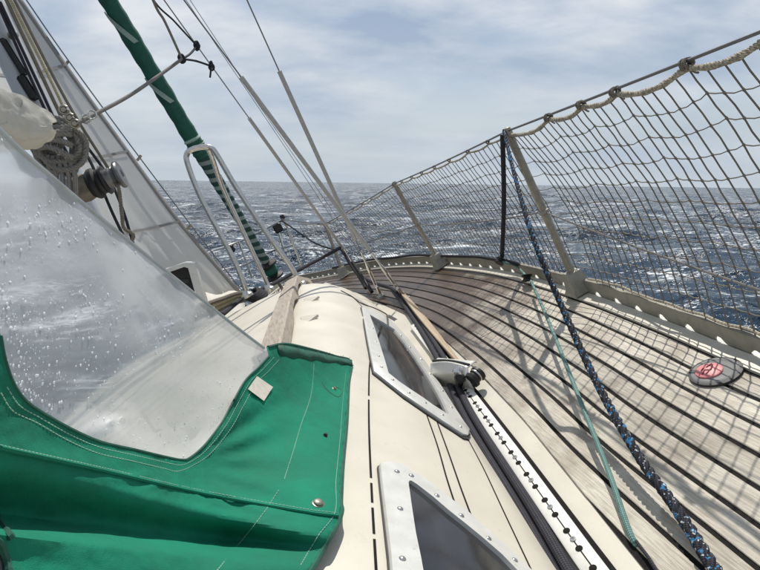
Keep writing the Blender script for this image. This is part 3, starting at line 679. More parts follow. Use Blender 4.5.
# genoa track: white channel with paired holes, bolt heads and an outer black gap
TR = [(.120, -.2), (.150, .3), (.190, .83), (.232, 1.27), (.262, 1.62), (.300, 2.1), (.335, 2.62)]
def trk(y, off=0.0, z=0.0):
    x = I(y, [b for a, b in TR], [a for a, b in TR]); return Vector((x+off, y, z))
track = bpy.data.objects.new('genoa_track', None); C.objects.link(track); track.parent = boat; track['_b'] = boat['_b']
mb = MB(); mb.grid([[trk(y, -.022, -.004), trk(y, -.022, .012), trk(y, -.019, .014), trk(y, .019, .014), trk(y, .022, .012), trk(y, .022, -.004)] for y in np.linspace(-.2, 2.62, 30)])
mb.build('rail', 'white', track)
MB().grid([[trk(y, .024, .001), trk(y, .0345, .001)] for y in np.linspace(-.2, 2.7, 30)]).build('gap_seal', 'caulk', track)
MB().grid([[trk(y, -.0012, .0146), trk(y, .0012, .0146)] for y in np.linspace(-.2, 2.6, 30)]).build('groove', 'caulk', track)
hole = None
ys = np.arange(.45, 2.6, .0545)
for k, y in enumerate(ys):
    p = trk(float(y), 0, .0142)
    if hole is None: hole = MB().lathe(p, (0, 0, 1), [(.0074, 0), (.0074, .0008), (.0066, .001)], 12).build('track_hole', 'caulk', track); hp = p
    else:
        o = hole.copy(); C.objects.link(o); o.parent = track; o.location = p-hp
bolt = None
for k, y in enumerate(ys[::2]):
    p = trk(float(y)+.027, .001, .0142)
    if bolt is None: bolt = MB().lathe(p, (0, 0, 1), [(.0065, 0), (.0065, .0015), (.003, .0018), (.003, .0008)], 12).build('track_bolt', 'steel', track); bp_ = p
    else:
        o = bolt.copy(); C.objects.link(o); o.parent = track; o.location = p-bp_

# deck filler plate with a faded red cap
fc = PZ(716, 373, .0)
fl = bpy.data.objects.new('deck_filler', None); C.objects.link(fl); fl.parent = boat; fl['_b'] = boat['_b']
MB().lathe(fc, (0, 0, 1), [(.056, 0), (.056, .005), (.052, .009), (.045, .010), (.043, .0085), (.030, .0085)], 32).build('filler_plate', 'luff', fl)
MB().lathe(fc, (0, 0, 1), [(.0595, -.001), (.0600, .0065), (.057, .0075)], 32).build('filler_gasket', 'rubber', fl)
c2 = fc+Vector((-.010, .008, .0))
MB().lathe(c2, (0, 0, 1), [(.031, .008), (.031, .0115), (.029, .0130), (.002, .0133)], 32).build('filler_cap', 'red', fl)
mk = MB()
for (a, b) in (((-.022, -.004), (-.006, .006)), ((-.006, .006), (.002, -.006)), ((.002, -.006), (.020, .008)), ((-.016, -.010), (.012, .0)), ((.004, .011), (.022, .012)), ((-.012, .010), (-.002, .014))):
    pa, pb = c2+Vector((*a, .0137)), c2+Vector((*b, .0137)); mk.tube([pa, pb], .0015, 5)
mk.build('cap_lettering', 'darkred', fl)

# chainplates / deck pads
def pad(p, s=.03):
    MB().box(p+Vector((0, 0, .003)), (s*1.6, s*2.2, .008), bev=.002).build('chainplate', 'steel', boat)

# ------------------------------------------------------------------ STANCHIONS, LIFELINES
def stanchion(base, top, label, r=.0150):
    base = Vector(base); top = Vector(top); ax = (top-base).normalized()
    t = thing('stanchion', label, 'stanchion', base, 'stanchions along the starboard deck edge')
    MB().tube([base+ax*.02, base.lerp(top, .5), top], r, 14).build('post', 'stan', t)
    MB().lathe(top, ax, [(r*1.05, -.03), (r*1.12, -.005), (r*.9, .006), (r*.3, .010)], 14).build('cap', 'stan', t)
    MB().lathe(base.lerp(top, .5), ax, [(r*1.0, -.008), (r*1.4, -.006), (r*1.4, .006), (r*1.0, .008)], 12).build('eye', 'rail', t)
    i = min(range(len(EDGE)), key=lambda q: (EDGE[q]-base).length); X = EN[i]; Y = Vector((X.y, -X.x, 0))
    mb = MB(); c = base; w, d, h = .036, .034, .085
    sec = lambda s_, z, dd=0: [c+X*(w*s_)*a+Y*(d*s_)*b+ax*z for a, b in ((-1, -1), (1, -1), (1, 1), (-1, 1), (-1, -1))]
    mb.grid([sec(1.25, 0), sec(1.15, .008), sec(1.0, .02), sec(.86, .07), sec(.72, h), sec(.3, h+.002)]).build('socket', 'rail', t)
    return t
b1, t1 = PZ(580, 291, .01), PY(507, 130, 2.02)
b2, t2 = PZ(441, 266, .01), PY(394, 183, 3.52)
b3, t3 = PZ(344, 276, .01), PY(325, 224, 4.95)
b0 = edge_at(.02, .01, .03); t0_ = b0+Vector((-.02, 0, .67))
stanchion(b1, t1, 'nearest leaning metal stanchion where the black and blue ropes meet the lifeline')
stanchion(b2, t2, 'middle leaning stanchion between the pulpit and the roped stanchion')
stanchion(b3, t3, 'shortest looking stanchion farthest forward, behind the shrouds')
pul_s = PY(281, 219, 5.3)
LL = [t0_+Vector((0, -1.2, 0)), t0_, t1+Vector((0, 0, -.004)), t2+Vector((0, 0, -.004)), t3, pul_s]
def seg_line(pts, s, n=12):
    out = []
    for a, b in zip(pts, pts[1:]):
        out += sag(a, b, s, n)[:-1]
    return out+[pts[-1]]
# aim the near bay of the upper wire through its place in the photograph
r760 = PX(760, 27, t1.x-.03)
t0_ = t1+(r760-t1)*2.1; LL[1] = t0_; LL[0] = t1+(r760-t1)*3.2
upper = seg_line(LL[:1]+LL[1:], .006)
o = MB().tube(upper, .0038, 8).build('upper_lifeline', 'wire', None, base=t1); tag(o, 'taut grey upper lifeline wire running over the stanchion tops above the net', 'lifeline')
mid = [b1.lerp(t1, .5)+Vector((0, 0, 0)), b2.lerp(t2, .5), b3.lerp(t3, .5), pul_s+Vector((0, 0, -.3))]
m1_ = b1.lerp(t1, .5); near_mid = m1_+(PX(760, 282, b1.x-.03)-m1_)*1.9
o = MB().tube(seg_line([near_mid]+mid, .018), .0030, 6).build('lower_lifeline', 'greyrope', None, base=mid[0]); tag(o, 'slack lower lifeline crossing the net at half height', 'lifeline')

# ------------------------------------------------------------------ NET
def arc(pts):
    L = [0]
    for a, b in zip(pts, pts[1:]): L.append(L[-1]+(b-a).length)
    return L
topP = upper; TL = arc(topP)
def at_len(P, L, s):
    s = min(max(s, 0), L[-1]-1e-6); i = int(np.searchsorted(L, s, side='right')-1); i = min(i, len(P)-2)
    return P[i].lerp(P[i+1], (s-L[i])/max(1e-9, L[i+1]-L[i]))
# length positions of stanchion tops on the wire
def nearL(p): return TL[min(range(len(topP)), key=lambda i: (topP[i]-p).length)]
s1, s2, s3 = nearL(t1), nearL(t2), nearL(t3)
ties = []
sx = s1-1.45
near_gaps = [.335, .265, .175, .145, .13]
s_ = s1; ties = [s1]
def pu(p):
    q = p-EYE; c = S*q.x+Fw*q.y-D*q.z; return cx+f*c[0]/c[2] if c[2] > .05 else 1e5
for uu in (548, 581, 616, 687, 775, 900):
    for i in range(len(topP)-1):
        if (pu(topP[i])-uu)*(pu(topP[i+1])-uu) <= 0 and TL[i] < s1: ties.append(TL[i]+(TL[i+1]-TL[i])*(uu-pu(topP[i]))/(pu(topP[i+1])-pu(topP[i])+1e-9)); break
ties.append(ties[-1]-.4); ties.append(ties[-1]-.5)
ties = sorted(ties); s_ = s1
while s_ < TL[-1]-.2: s_ += .17+random.random()*.05; ties.append(s_)
def droop(s):
    i = int(np.searchsorted(ties, s)); i = min(max(i, 1), len(ties)-1); a, b = ties[i-1], ties[i]; t = (s-a)/(b-a)
    return 4*t*(1-t)*(.015 if s < s1 else .007)*min(1.5, (b-a)/.2) if 0 <= t <= 1 else 0
def net_top(s): return at_len(topP, TL, s)+Vector((0, 0, -.012-droop(s)))
def net_pt(s, w):
    """s along the wire, w 0 top .. 1 at the toe rail"""
    a = net_top(s); y = a.y
    sh = .10 if s < s1 else .05
    yb = y-sh
    if s < s1: k_ = (s1-s); b = edge_at(max(-2, b1.y-(s1-s)*1.0-sh), .058, -.008)
    else:
        # map to edge between bases
        yy = I(s, [s1, s2, s3, TL[-1]], [b1.y, b2.y, b3.y, 5.75]); b = edge_at(yy-.03, .058, -.008)
    p = a.lerp(b, w)
    bul = math.sin(math.pi*w)
    p += Vector((.045*bul*(1 if s < s1 else .4), 0, -.02*bul))
    q = Vector((s*2.3, w*3.1, 0)); j = noise.noise_vector(q*1.3)*.005+noise.noise_vector(q*7)*.002
    return p+j*min(1, 6*w)*min(1, 4*(1-w)+.1)
net = thing('safety_net', 'knotted cord safety net laced from the lifeline down to the toe rail', 'net', b1)
mesh = MB(); dS = .043; NV = int((TL[-1]-.15)/dS); NH = 11; knots = MB()
S_ = [.02+i*dS+random.uniform(-.006, .006) for i in range(NV)]
P = [[net_pt(s, (j/NH)) for j in range(NH+1)] for s in S_]
far = lambda i: P[i][0].y
for i in range(NV):
    if far(i) < -.35: continue
    nseg = 4 if far(i) < 3 else 3
    for j in range(NH):
        a, b = P[i][j], P[i][j+1]
        m_ = a.lerp(b, .5)+Vector((random.uniform(-.0015, .0015), random.uniform(-.002, .002), 0))
        mesh.tube([a, m_, b], .0018, nseg, caps=False)
        if i+1 < NV and j:
            c = P[i+1][j]; dn = Vector((.0, 0, -.001-random.random()*.003)); mesh.tube([a, a.lerp(c, .5)+dn, c], .0015, nseg, caps=False)
        if j: knots.add([a+Vector(d)*.0046 for d in ((1, 0, 0), (-1, 0, 0), (0, 1, 0), (0, -1, 0), (0, 0, 1.3), (0, 0, -1.3))], [(0, 2, 4), (2, 1, 4), (1, 3, 4), (3, 0, 4), (2, 0, 5), (1, 2, 5), (3, 1, 5), (0, 3, 5)])
mesh.build('net_mesh', 'netc', net, stuff=True); knots.build('net_knots', 'netc', net, stuff=True)
tp = [net_top(s)+Vector((0, 0, .0)) for s in np.arange(max(0, s1-1.9), TL[-1]-.2, .02)]
rad = [(.0068 if s < s1 else .0042)*(1+.15*math.sin(s*90)) for s in np.arange(max(0, s1-1.9), TL[-1]-.2, .02)]
twisted(MB(), [p+noise.noise_vector(p*9)*.004 for p in tp], [q*1.1 for q in rad], 3, .03, 5).build('edge_rope', 'beige', net)
bp2 = [edge_at(y, .066, -.010)+noise.noise_vector(Vector((y*9, 0, 0)))*.012 for y in np.arange(-.3, b1.y-.06, .02)]
MB().tube(bp2, .0042, 7).build('lower_edge_rope', 'beige', net)
for s in ties:
    if s < s1-1.8 or s > TL[-1]-.3: continue
    c = at_len(topP, TL, s); big = 1.0 if s < s1+.05 else .6
    kb = MB()
    for q in range(3):
        a0 = random.random()*6; kb.tube([c+Vector((0, (q-1)*.007*big, 0))+Vector((math.cos(a0+t), .25*math.sin(t*2), math.sin(a0+t)))*.0105*big+Vector((0, 0, -.006*big)) for t in np.linspace(0, 6.3, 11)], .0034*big, 5)
    kb.tube([c+Vector((0, 0, -.014*big)), c+Vector((.004, -.012*big, -.028*big)), c+Vector((.002, -.02*big, -.030*big))], .0028*big, 5)
    kb.build('lashing', 'brownrope', net)

# ------------------------------------------------------------------ ROPES ON THE DECK
def rope(name, pts, r, m, label, cat='rope', n=10, sp=10, group=None, twist=None):
    P_ = spline(pts, sp) if len(pts) > 2 else [Vector(p) for p in pts]
    o = (twisted(MB(), P_, r, 3, twist, n) if twist else MB().tube(P_, r, n)).build(name, m, None, base=Vector(pts[0])); tag(o, label, cat, group); return o
top = t1+Vector((-.012, 0, -.006))
rope('rope', [top+Vector((0, 0, .01)), PZ(516, 180, .545), PZ(534, 240, .40), PZ(560, 302, .255), PZ(597, 383, .125), PZ(640, 458, .06), PZ(676, 508, .035), PZ(716, 572, .020), PZ(760, 640, .018)], [.0068+.0058*min(1, i/75) for i in range(81)], 'bluerope',
     'thick blue and black flecked rope running from the lifeline down across the deck', twist=.062)
rope('rope', [PZ(531, 281, .06), PY(548, 320, 1.72), PZ(580, 400, .06), PZ(608, 470, .03), PZ(630, 533, .009), PZ(641, 549, -.009)], .0058, 'teal', 'thin faded teal rope running down the middle of the side deck')
rope('rope', [PZ(636, 541, .006), PZ(650, 560, .006), PZ(668, 590, .006), PZ(700, 650, .006)], .0035, 'blackrope', 'thin black cord running on from the lower end of the teal rope', n=6)
bk = PY(503, 259, 2.30)
rope('rope', [top+Vector((-.006, .01, .0)), top.lerp(bk, .5)+Vector((.0, 0, 0)), bk+Vector((0, 0, .01))], .0095, 'blackrope', 'doubled black rope hanging from the lifeline to the block on the toe rail')
rope('rope', [edge_at(yy, .072+.004*math.sin(yy*7), .012) for yy in (5.2, 4.6, 4.2, 3.8, 3.5, 3.2, 2.9, 2.65, 2.45)]+[bk+Vector((0, .02, -.005))], .0085, 'blackrope', 'black rope lying along the toe rail from the middle stanchion to the block')
# blocks on the toe rail
def block(p, ax, s, label):
    t = thing('rope_block', label, 'pulley block', p)
    ax = Vector(ax).normalized(); X = ax.orthogonal().normalized()
    fwd = Vector((.1, 1, -.35)).normalized(); sd = fwd.cross(ax).normalized()
    for q in (-1, 1):
        mb = MB(); n = 16; c = Vector(p)+ax*q*s*.32
        ring = [c+(fwd*math.cos(a)*1.35+sd*math.sin(a)*.8)*s for a in np.linspace(0, 2*math.pi, n, endpoint=False)]
        r2 = [q_+ax*q*s*.14*1 for q_ in ring]; mb.add(ring+r2, [tuple(reversed(range(n))), tuple(range(n, 2*n))]+[(i, (i+1) % n, n+(i+1) % n, n+i) for i in range(n)]); mb.build('cheek', 'black', t)
    MB().lathe(Vector(p)-ax*s*.3, ax, [(s*.7, 0), (s*.5, s*.3), (s*.7, s*.6)], 16).build('sheave', 'rubber', t)
    MB().tube([Vector(p)+fwd*s*1.2, Vector(p)+fwd*s*1.6+Vector((0, 0, .006)), Vector(p)+fwd*s*2.0], s*.16, 6).build('shackle', 'steel', t)
    return t
block(PY(500, 261, 2.30), (1, .3, .5), .026, 'black pulley block tied to the toe rail under the hanging black rope')
block(PZ(527, 278, .035), (.5, .2, 1), .030, 'black pulley block on the toe rail where the teal rope starts')
rope('rope', [PY(503, 262, 2.28), PZ(516, 266, .07), PZ(525, 275, .05)], .005, 'teal', 'short teal rope piece joining the two pulley blocks on the toe rail')
# black sheet pair along the track
def sheet(off, label):
    w = [(.40, 3.30), (.372, 2.9), (.315, 2.35), (.262, 1.92), (.218, 1.66), (.190, 1.45), (.150, 1.05), (.118, .80), (.088, .55), (.04, .2), (-.02, -.2)]
    rope('sheet_rope', [Vector((a+off, b, .0135+(0 if b < 3 else .03))) for a, b in w], .0118, 'blackrope', label, group=None)
sheet(.002, 'left of the paired black braided ropes beside the white track'); sheet(.026, 'right of the paired black braided ropes, touching the white track')

# tan wooden strip
wa, wb = Vector((.44, 3.26, .05)), Vector((.330, 1.93, .02))
mb = MB(); rr_ = []
for i in range(13):
    t = i/12; c = wa.lerp(wb, t); w = .006+.012*math.sin(math.pi*min(1, .15+t*.8)); z = .046-.022*t
    rr_.append([Vector((c.x-w, c.y, .004)), Vector((c.x-w, c.y, z)), Vector((c.x-w+.003, c.y, z+.003)), Vector((c.x+w-.003, c.y, z*.55+.003)), Vector((c.x+w, c.y, z*.5)), Vector((c.x+w, c.y, .004))])
mb.grid(rr_); mb.add(rr_[0], [(0, 1, 2, 3, 4, 5)]); mb.add(rr_[-1], [(5, 4, 3, 2, 1, 0)])
o = mb.build('wooden_strip', 'tan', None, base=wb); tag(o, 'tan wooden strip tapering from the shroud foot to the grey sheet car', 'wooden strip')

# genoa car (sheet lead) on the track
def sheet_car():
    c = PZ(462, 381, .02); t = thing('sheet_car', 'grey metal sheet lead car with black wheel on the white track', 'sheet car', c)
    L = lambda a, b, z: Vector((c.x+a*1.1, c.y+b*1.2-.01, z*1.4))
    # curved grey saddle plate
    mb = MB(); rs = []
    for i in range(13):
        t_ = i/12; y = .12-t_*.16
        x = -.045+.075*t_; rs.append([L(x-.022, y-.02, .004), L(x-.020, y-.018, .038+.012*math.sin(math.pi*t_)), L(x-.004, y-.002, .056+.010*math.sin(math.pi*t_)), L(x+.03, y+.02, .052), L(x+.034, y+.024, .046)])
    mb.grid(rs); mb.build('saddle', 'frame', t, thick=.004)
    MB().tube([L(-.035+.07*k/8, .125-.16*k/8, .058+.006*math.sin(k/8*3.1)) for k in range(9)], .005, 6).build('saddle_rim', 'rubber', t)
    MB().box(L(.005, .0, .03), (.05, .09, .035), (.9, -.25, 0), bev=.006).build('car_body', 'black', t)
    MB().lathe(L(.032, -.055, .032), (1, .35, .15), [(.010, -.026), (.026, -.024), (.028, -.012), (.022, -.006), (.022, .006), (.028, .012), (.026, .022), (.01, .025)], 20).build('wheel', 'black', t)
    MB().lathe(L(.036, -.054, .034), (1, .35, .15), [(.0235, -.003), (.0245, 0), (.0235, .003)], 20).build('wheel_band', 'steel', t)
    MB().lathe(L(-.004, -.025, .058), (-.2, -.5, 1), [(.016, -.012), (.018, 0), (.012, .006), (.004, .007)], 12).build('bolt', 'steel', t)
    MB().lathe(L(-.012, -.045, .045), (-.3, -.8, .6), [(.018, -.012), (.019, 0), (.013, .006), (.004, .007)], 12).build('knob', 'black', t)
sheet_car()

# ------------------------------------------------------------------ RIGGING
def shroud(basep, p_top, frac_lo, frac_hi, label, r=.0034, rc=.0118, turn=True, far_=2.2):
    basep = Vector(basep); d = (Vector(p_top)-basep); n = d.normalized(); L = d.length
    t = thing('shroud', label, 'shroud', basep)
    MB().tube([basep+n*.12, basep+n*L*1.0, basep+n*L*far_], r, 8).build('wire', 'wire', t)
    if frac_hi: MB().tube([basep+n*L*frac_lo, basep+n*L*frac_hi], rc, 12).build('cover_tube', 'tube', t)
    if turn:
        for q in (-1, 1):
            sd = n.cross(Vector((0, 1, 0))).normalized()*.008*q; MB().tube([basep+n*.07+sd, basep+n*.22+sd], .0038, 6).build('turnbuckle_side', 'steel', t)
        MB().lathe(basep, n, [(.008, .0), (.013, .03), (.010, .07), (.012, .08), (.006, .09)], 10).build('toggle', 'steel', t)
        MB().lathe(basep, n, [(.008, .20), (.012, .21), (.012, .24), (.006, .28), (.006, .36)], 10).build('swage', 'steel', t)
    return t
sB0 = PZ(405, 298, .01); sC0 = PZ(381, 296, .01); sA0 = PZ(367, 282, .01)
for p in (sB0, sC0, sA0): pad(p)
topB = PY(184, 0, 2.75); topC = PY(247, 0, 2.85); topA = PY(164, 0, 3.3)
def frac(a, b, v):          # fraction along a-b whose picture row is v
    def pv(p):
        q = p-EYE; c = S*q.x+Fw*q.y-D*q.z; return cy+f*c[1]/c[2]
    lo, hi = 0., 1.
    for _ in range(30):
        m = (lo+hi)/2
        if pv(a.lerp(b, m)) > v: lo = m
        else: hi = m
    return lo
shroud(sB0, topB, frac(sB0, topB, 250), frac(sB0, topB, 77), 'shroud with the thickest grey plastic sleeve, standing at the tip of the tan wooden strip')
shroud(sC0, topC, frac(sC0, topC, 240), frac(sC0, topC, 71), 'steepest shroud, rightmost at the top edge, sleeved low down')
shroud(PY(344, 250, 4.45), topA, 0.0, frac(PY(344, 250, 4.45), topA, 118), 'thin forward shroud carrying black knots high up, sleeved in grey', turn=False)
for (a, b) in ((PZ(366, 288, .02), PY(343, 249, 4.45)), (PZ(372, 292, .02), PY(352, 262, 3.9))):
    rope('lashing_hose', [a, a.lerp(b, .5)+Vector((0, 0, -.02)), b], .014, 'black', 'dark sleeved fitting leading from deck to shroud A' if False else ('black sleeved tail at the foot of the thin forward shroud' if a.y > PZ(370, 290, .02).y else 'black sleeved tail nearer the camera beside the shroud feet'), 'fitting')
w1a, w1b = PY(318, 190, 4.6), PY(190, 0, 4.2)
rope('wire', [PZ(372, 272, .02), PY(335, 215, 4.7), w1a, PY(252, 95, 4.4), w1b, w1b+(w1b-w1a)*2.0], .0022, 'wire', 'thin dark wire just left of the thickest shroud, upper of two', 'wire', 6, 4)
rope('wire', [PZ(366, 270, .02), PY(328, 212, 4.9), PY(287, 150, 4.7), PY(248, 92, 4.5), PY(186, 0, 4.3), PY(186, 0, 4.3)*3-PY(328, 212, 4.9)*2], .0022, 'wire', 'thin dark wire just left of the thickest shroud, lower of two', 'wire', 6, 4)
# dark hose curling between the shroud feet
rope('rope', [PY(342, 250, 4.3), PZ(356, 272, .12), PZ(372, 282, .08), PZ(388, 287, .06), PZ(398, 292, .05)], .013, 'blackrope', 'fat black rope looping low between the shroud feet')

# running line from the mast to the shrouds, with rings and black lashings
k1, k2, k3 = PY(182, 59, 3.0), PY(197, 46, 3.2), PY(211, 66, 3.25)
mst = PY(72, 126, 2.35)
rope('line', [mst, mst.lerp(k1, .4)+Vector((0, 0, -.015)), mst.lerp(k1, .7)+Vector((0, 0, -.01)), k1], .008, 'greyrope', 'grey line stretched from the mast across to the black knots on the shroud')
rope('line', [k1, PY(165, 22, 2.9), PY(153, 0, 2.8), PY(120, -90, 2.6), PY(80, -230, 2.4)], .0062, 'greyrope', 'grey line rising steeply to the top edge from the left black knot')
rope('line', [k2, PY(175, 22, 3.0), PY(150, -6, 2.9), PY(118, -90, 2.62), PY(80, -228, 2.42)], .0045, 'blackrope', 'thin black line rising from the middle knot to the top edge')
rope('line', [k1, PY(190, 54, 3.1), k2], .0055, 'blackrope', 'short black lashing between the left and upper knots')
rope('line', [k1, PY(196, 61, 3.15), k3], .0055, 'blackrope', 'short black lashing between the left and lower right knots')
rope('line', [k3, k3+Vector((-.02, 0, -.03)), k3+Vector((-.035, 0, -.05))], .005, 'blackrope', 'loose black rope end hanging under the lower right knot')
for k_, lb in ((k1, 'black knot where the grey line joins the lashings'), (k2, 'uppermost black knot on the thin shroud'), (k3, 'lowest black knot on the thin shroud')):
    mb = MB()
    for q in range(3):
        a0 = random.random()*3; mb.tube([k_+Vector((math.cos(t), math.sin(t)*.6, math.sin(t+a0)))*.013+Vector((0, 0, (q-1)*.007)) for t in np.linspace(0, 6.3, 11)], .006, 6)
    o = mb.build('knot', 'blackrope', None, base=k_); tag(o, lb, 'knot')
for q, (u, v) in enumerate(((86, 119), (92, 115))):
    c = PY(u, v, 2.4); mb = MB(); mb.tube([c+Vector((math.cos(t), 0, math.sin(t)))*.016 for t in np.linspace(0, 6.3, 15)], .0035, 6); o = mb.build('ring', 'steel', None, base=c); tag(o, ('small steel ring on the grey line nearer the mast', 'small steel ring on the grey line farther from the mast')[q], 'ring')

# furled headsail: dark green cover above, striped roll and drum below
fs0, fs1 = PY(281, 287, 5.9), PY(106, -4, 5.2)
fd = (fs1-fs0); fn = fd.normalized(); fL = fd.length
furl = thing('furled_headsail', 'tall furled headsail wrapped in dark green cloth on the forestay', 'furled sail', fs0)
fv = lambda v: frac(fs0, fs1, v)*fL
a_, b_ = fv(262), fv(150)
def roll(l0, l1, r0, r1, amp, n=60, mod=None):
    pts = [fs0+fn*(l0+(l1-l0)*i/n) for i in range(n+1)]; rr = [(r0+(r1-r0)*i/n)*(1+amp*math.sin(i*1.9)+amp*.7*math.sin(i*.7)) for i in range(n+1)]
    return MB().tube(pts, rr, 14)
roll(b_, fL*2.4, .074, .070, .045, 110).build('green_cover', 'dgreen', furl)
roll(b_-.09, b_+.06, .060, .084, .07, 10).build('cover_hem', 'dgreen', furl)
# striped lower roll: helical pale and dark bands
stp = bpy.data.materials.new('striped_roll'); stp.use_nodes = True; t_ = stp.node_tree; bb = t_.nodes['Principled BSDF']; bb.inputs['Roughness'].default_value = .8
uvn = N(t_, 'ShaderNodeUVMap'); sx_ = N(t_, 'ShaderNodeSeparateXYZ'); t_.links.new(uvn.outputs[0], sx_.inputs[0])
ma_ = N(t_, 'ShaderNodeMath', _operation='MULTIPLY_ADD'); ma_.inputs[1].default_value = 11.5; t_.links.new(sx_.outputs['Y'], ma_.inputs[0]); t_.links.new(sx_.outputs['X'], ma_.inputs[2])
fr_ = N(t_, 'ShaderNodeMath', _operation='FRACT'); t_.links.new(ma_.outputs[0], fr_.inputs[0])
rp_ = N(t_, 'ShaderNodeValToRGB'); rp_.color_ramp.interpolation = 'CONSTANT'; rp_.color_ramp.elements[0].color = (.012, .05, .04, 1); rp_.color_ramp.elements[1].color = (.20, .25, .23, 1); rp_.color_ramp.elements[1].position = .55
t_.links.new(fr_.outputs[0], rp_.inputs[0]); t_.links.new(rp_.outputs[0], bb.inputs['Base Color'])
roll(a_, b_-.02, .045, .066, .05, 40).build('striped_roll', stp, furl)
for (v, r_) in ((146, .088), (140, .085)):
    MB().lathe(fs0+fn*fv(v), fn, [(r_*.8, -.02), (r_, 0), (r_*.86, .02)], 14).build('band', 'paleg', furl)
def spiral(v0, v1, name):
    l0, l1 = fv(v0), fv(v1); X = fn.orthogonal().normalized(); Y = fn.cross(X); mb = MB(); rw = []
    for i in range(25):
        t = i/24; a = 2.6+t*1.6; p = fs0+fn*(l0+(l1-l0)*t)+(X*math.cos(a)+Y*math.sin(a))*.080; tn = (Y*math.cos(a)-X*math.sin(a))*.022; rw.append([p-tn, p+tn])
    mb.grid(rw).build(name, 'paleg', furl)
MB().lathe(fs0+fn*.12, fn, [(.02, 0), (.10, .01), (.10, .03), (.05, .05), (.05, .14), (.10, .16), (.10, .18), (.03, .20), (.045, .30)], 18).build('furler_drum', 'black', furl)
MB().lathe(fs0+fn*.12, fn, [(.056, .05), (.075, .08), (.070, .12), (.056, .14)], 14).build('furling_line_turns', 'dgreen', furl)
MB().tube([fs0-fn*.1, fs0+fn*.14], .018, 8).build('tack_fitting', 'steel', furl)
spiral(8, 44, 'tie_strap'); spiral(74, 103, 'tie_strap')
# staysail on its wire
lu = [PY(18, -6, 4.0), PY(66, 64, 4.15), PY(128, 150, 4.3), PY(180, 220, 4.4), PY(240, 291, 4.5)]
leechL = [PY(-60, -6, 3.2), PY(-20, 64, 3.2), PY(40, 150, 3.25), PY(90, 230, 3.4), PY(168, 318, 3.9)]
L1 = spline(lu, 8); L2 = spline(leechL, 8); stay = thing('staysail', 'grey white staysail hanked on the inner stay left of the green roll', 'sail', L1[-1])
rws = []
for i, (a, b) in enumerate(zip(L1, L2)):
    row = []; T = i/(len(L1)-1)
    for k_ in range(25):
        t = k_/24; bel = math.sin(math.pi*min(1, t*.9))*.16
        wr = .012*math.sin(t*40+T*9)*max(0, T-.62)*2.2
        row.append(a.lerp(b, t)+Vector((-bel*.6-wr, bel*.5+wr*.5, 0)))
    rws.append(row)
MB().grid(rws).build('sailcloth', 'sail', stay, thick=.002)
MB().grid([[p+Vector((.004, -.006, .002)), p.lerp(q, .026)+Vector((-.006, -.012, 0)), p.lerp(q, .052)+Vector((-.010, -.010, 0))] for p, q in zip(L1, [r[12] for r in rws])]).build('luff_tape', 'luff', stay, thick=.004)
for fr2 in (.25, .52, .78):
    i = int(fr2*(len(L1)-1)); MB().grid([[rws[i][k_]+Vector((.004, -.01, 0)), rws[i][k_]+Vector((.004, -.01, -.018))] for k_ in range(25)]).build('panel_seam', 'luff', stay)
# foot: bright lit fold of the sail on deck
ft = MB(); fa, fb = PY(186, 292, 3.9), PY(240, 293, 4.3)
ft.grid([[fa.lerp(fb, k_/10)+Vector((0, 0, .0)) + Vector((.0, -.08*j, -.045*j+.02*math.sin(j*2+k_*.9))) for k_ in range(11)] for j in range(5)]).build('foot_fold', 'canvas', stay, thick=.003)
wire_o = [PY(25, -2, 4.05), PY(68, 60, 4.15), PY(140, 158, 4.3), PY(200, 237, 4.45), PY(243, 292, 4.55)]
rope('inner_forestay', wire_o, .0045, 'wire', 'thin dark wire running parallel to the right edge of the staysail', 'stay', 6, 6)
for q, (u, v) in enumerate(((67, 63), (140, 157), (190, 226))):
    c = PY(u, v, 4.2); MB().tube([c+Vector((-.03, 0, -.012)), c+Vector((0, 0, 0)), c+Vector((.012, 0, .008))], .009, 6).build('hank', 'stan', stay)

# ------------------------------------------------------------------ PULPIT at the bow and granny bars by the mast
pul = thing('bow_pulpit', 'small stainless bow pulpit with black lamp boxes beyond the cabin', 'pulpit', PZ(290, 285, .0))
pts_top = [PY(284, 219, 5.4), PY(277, 223, 5.6), PY(262, 231, 5.9), PY(243, 240, 6.3), PY(225, 247, 6.2), PY(214, 250, 5.9), PY(206, 254, 5.6)]
MB().tube(spline(pts_top, 6), .013, 8).build('top_rail', 'steel', pul)
for (a, b) in ((PY(284, 219, 5.4), PY(302, 268, 5.5)), (PY(276, 224, 5.6), PY(284, 250, 5.6)), (PY(239, 242, 6.2), PY(252, 278, 6.2)), (PY(228, 246, 6.2), PY(246, 282, 6.1)), (PY(212, 251, 5.9), PY(232, 290, 5.9))):
    MB().tube([a, b], .012, 8).build('leg', 'steel', pul)
MB().tube(spline([PY(293, 245, 5.45), PY(270, 252, 5.8), PY(246, 264, 6.2), PY(222, 270, 6.0)], 5), .010, 8).build('mid_rail', 'steel', pul)
MB().box(PY(278, 228, 5.5), (.085, .07, .09), bev=.012).build('lamp_box', 'black', pul); MB().lathe(PY(283, 218, 5.4), (0, 0, 1), [(.02, -.01), (.026, 0), (.02, .03), (.01, .035)], 10).build('lamp_cap', 'black', pul)
MB().box(PY(231, 249, 6.1), (.07, .07, .085), bev=.012).build('lamp_box', 'black', pul)

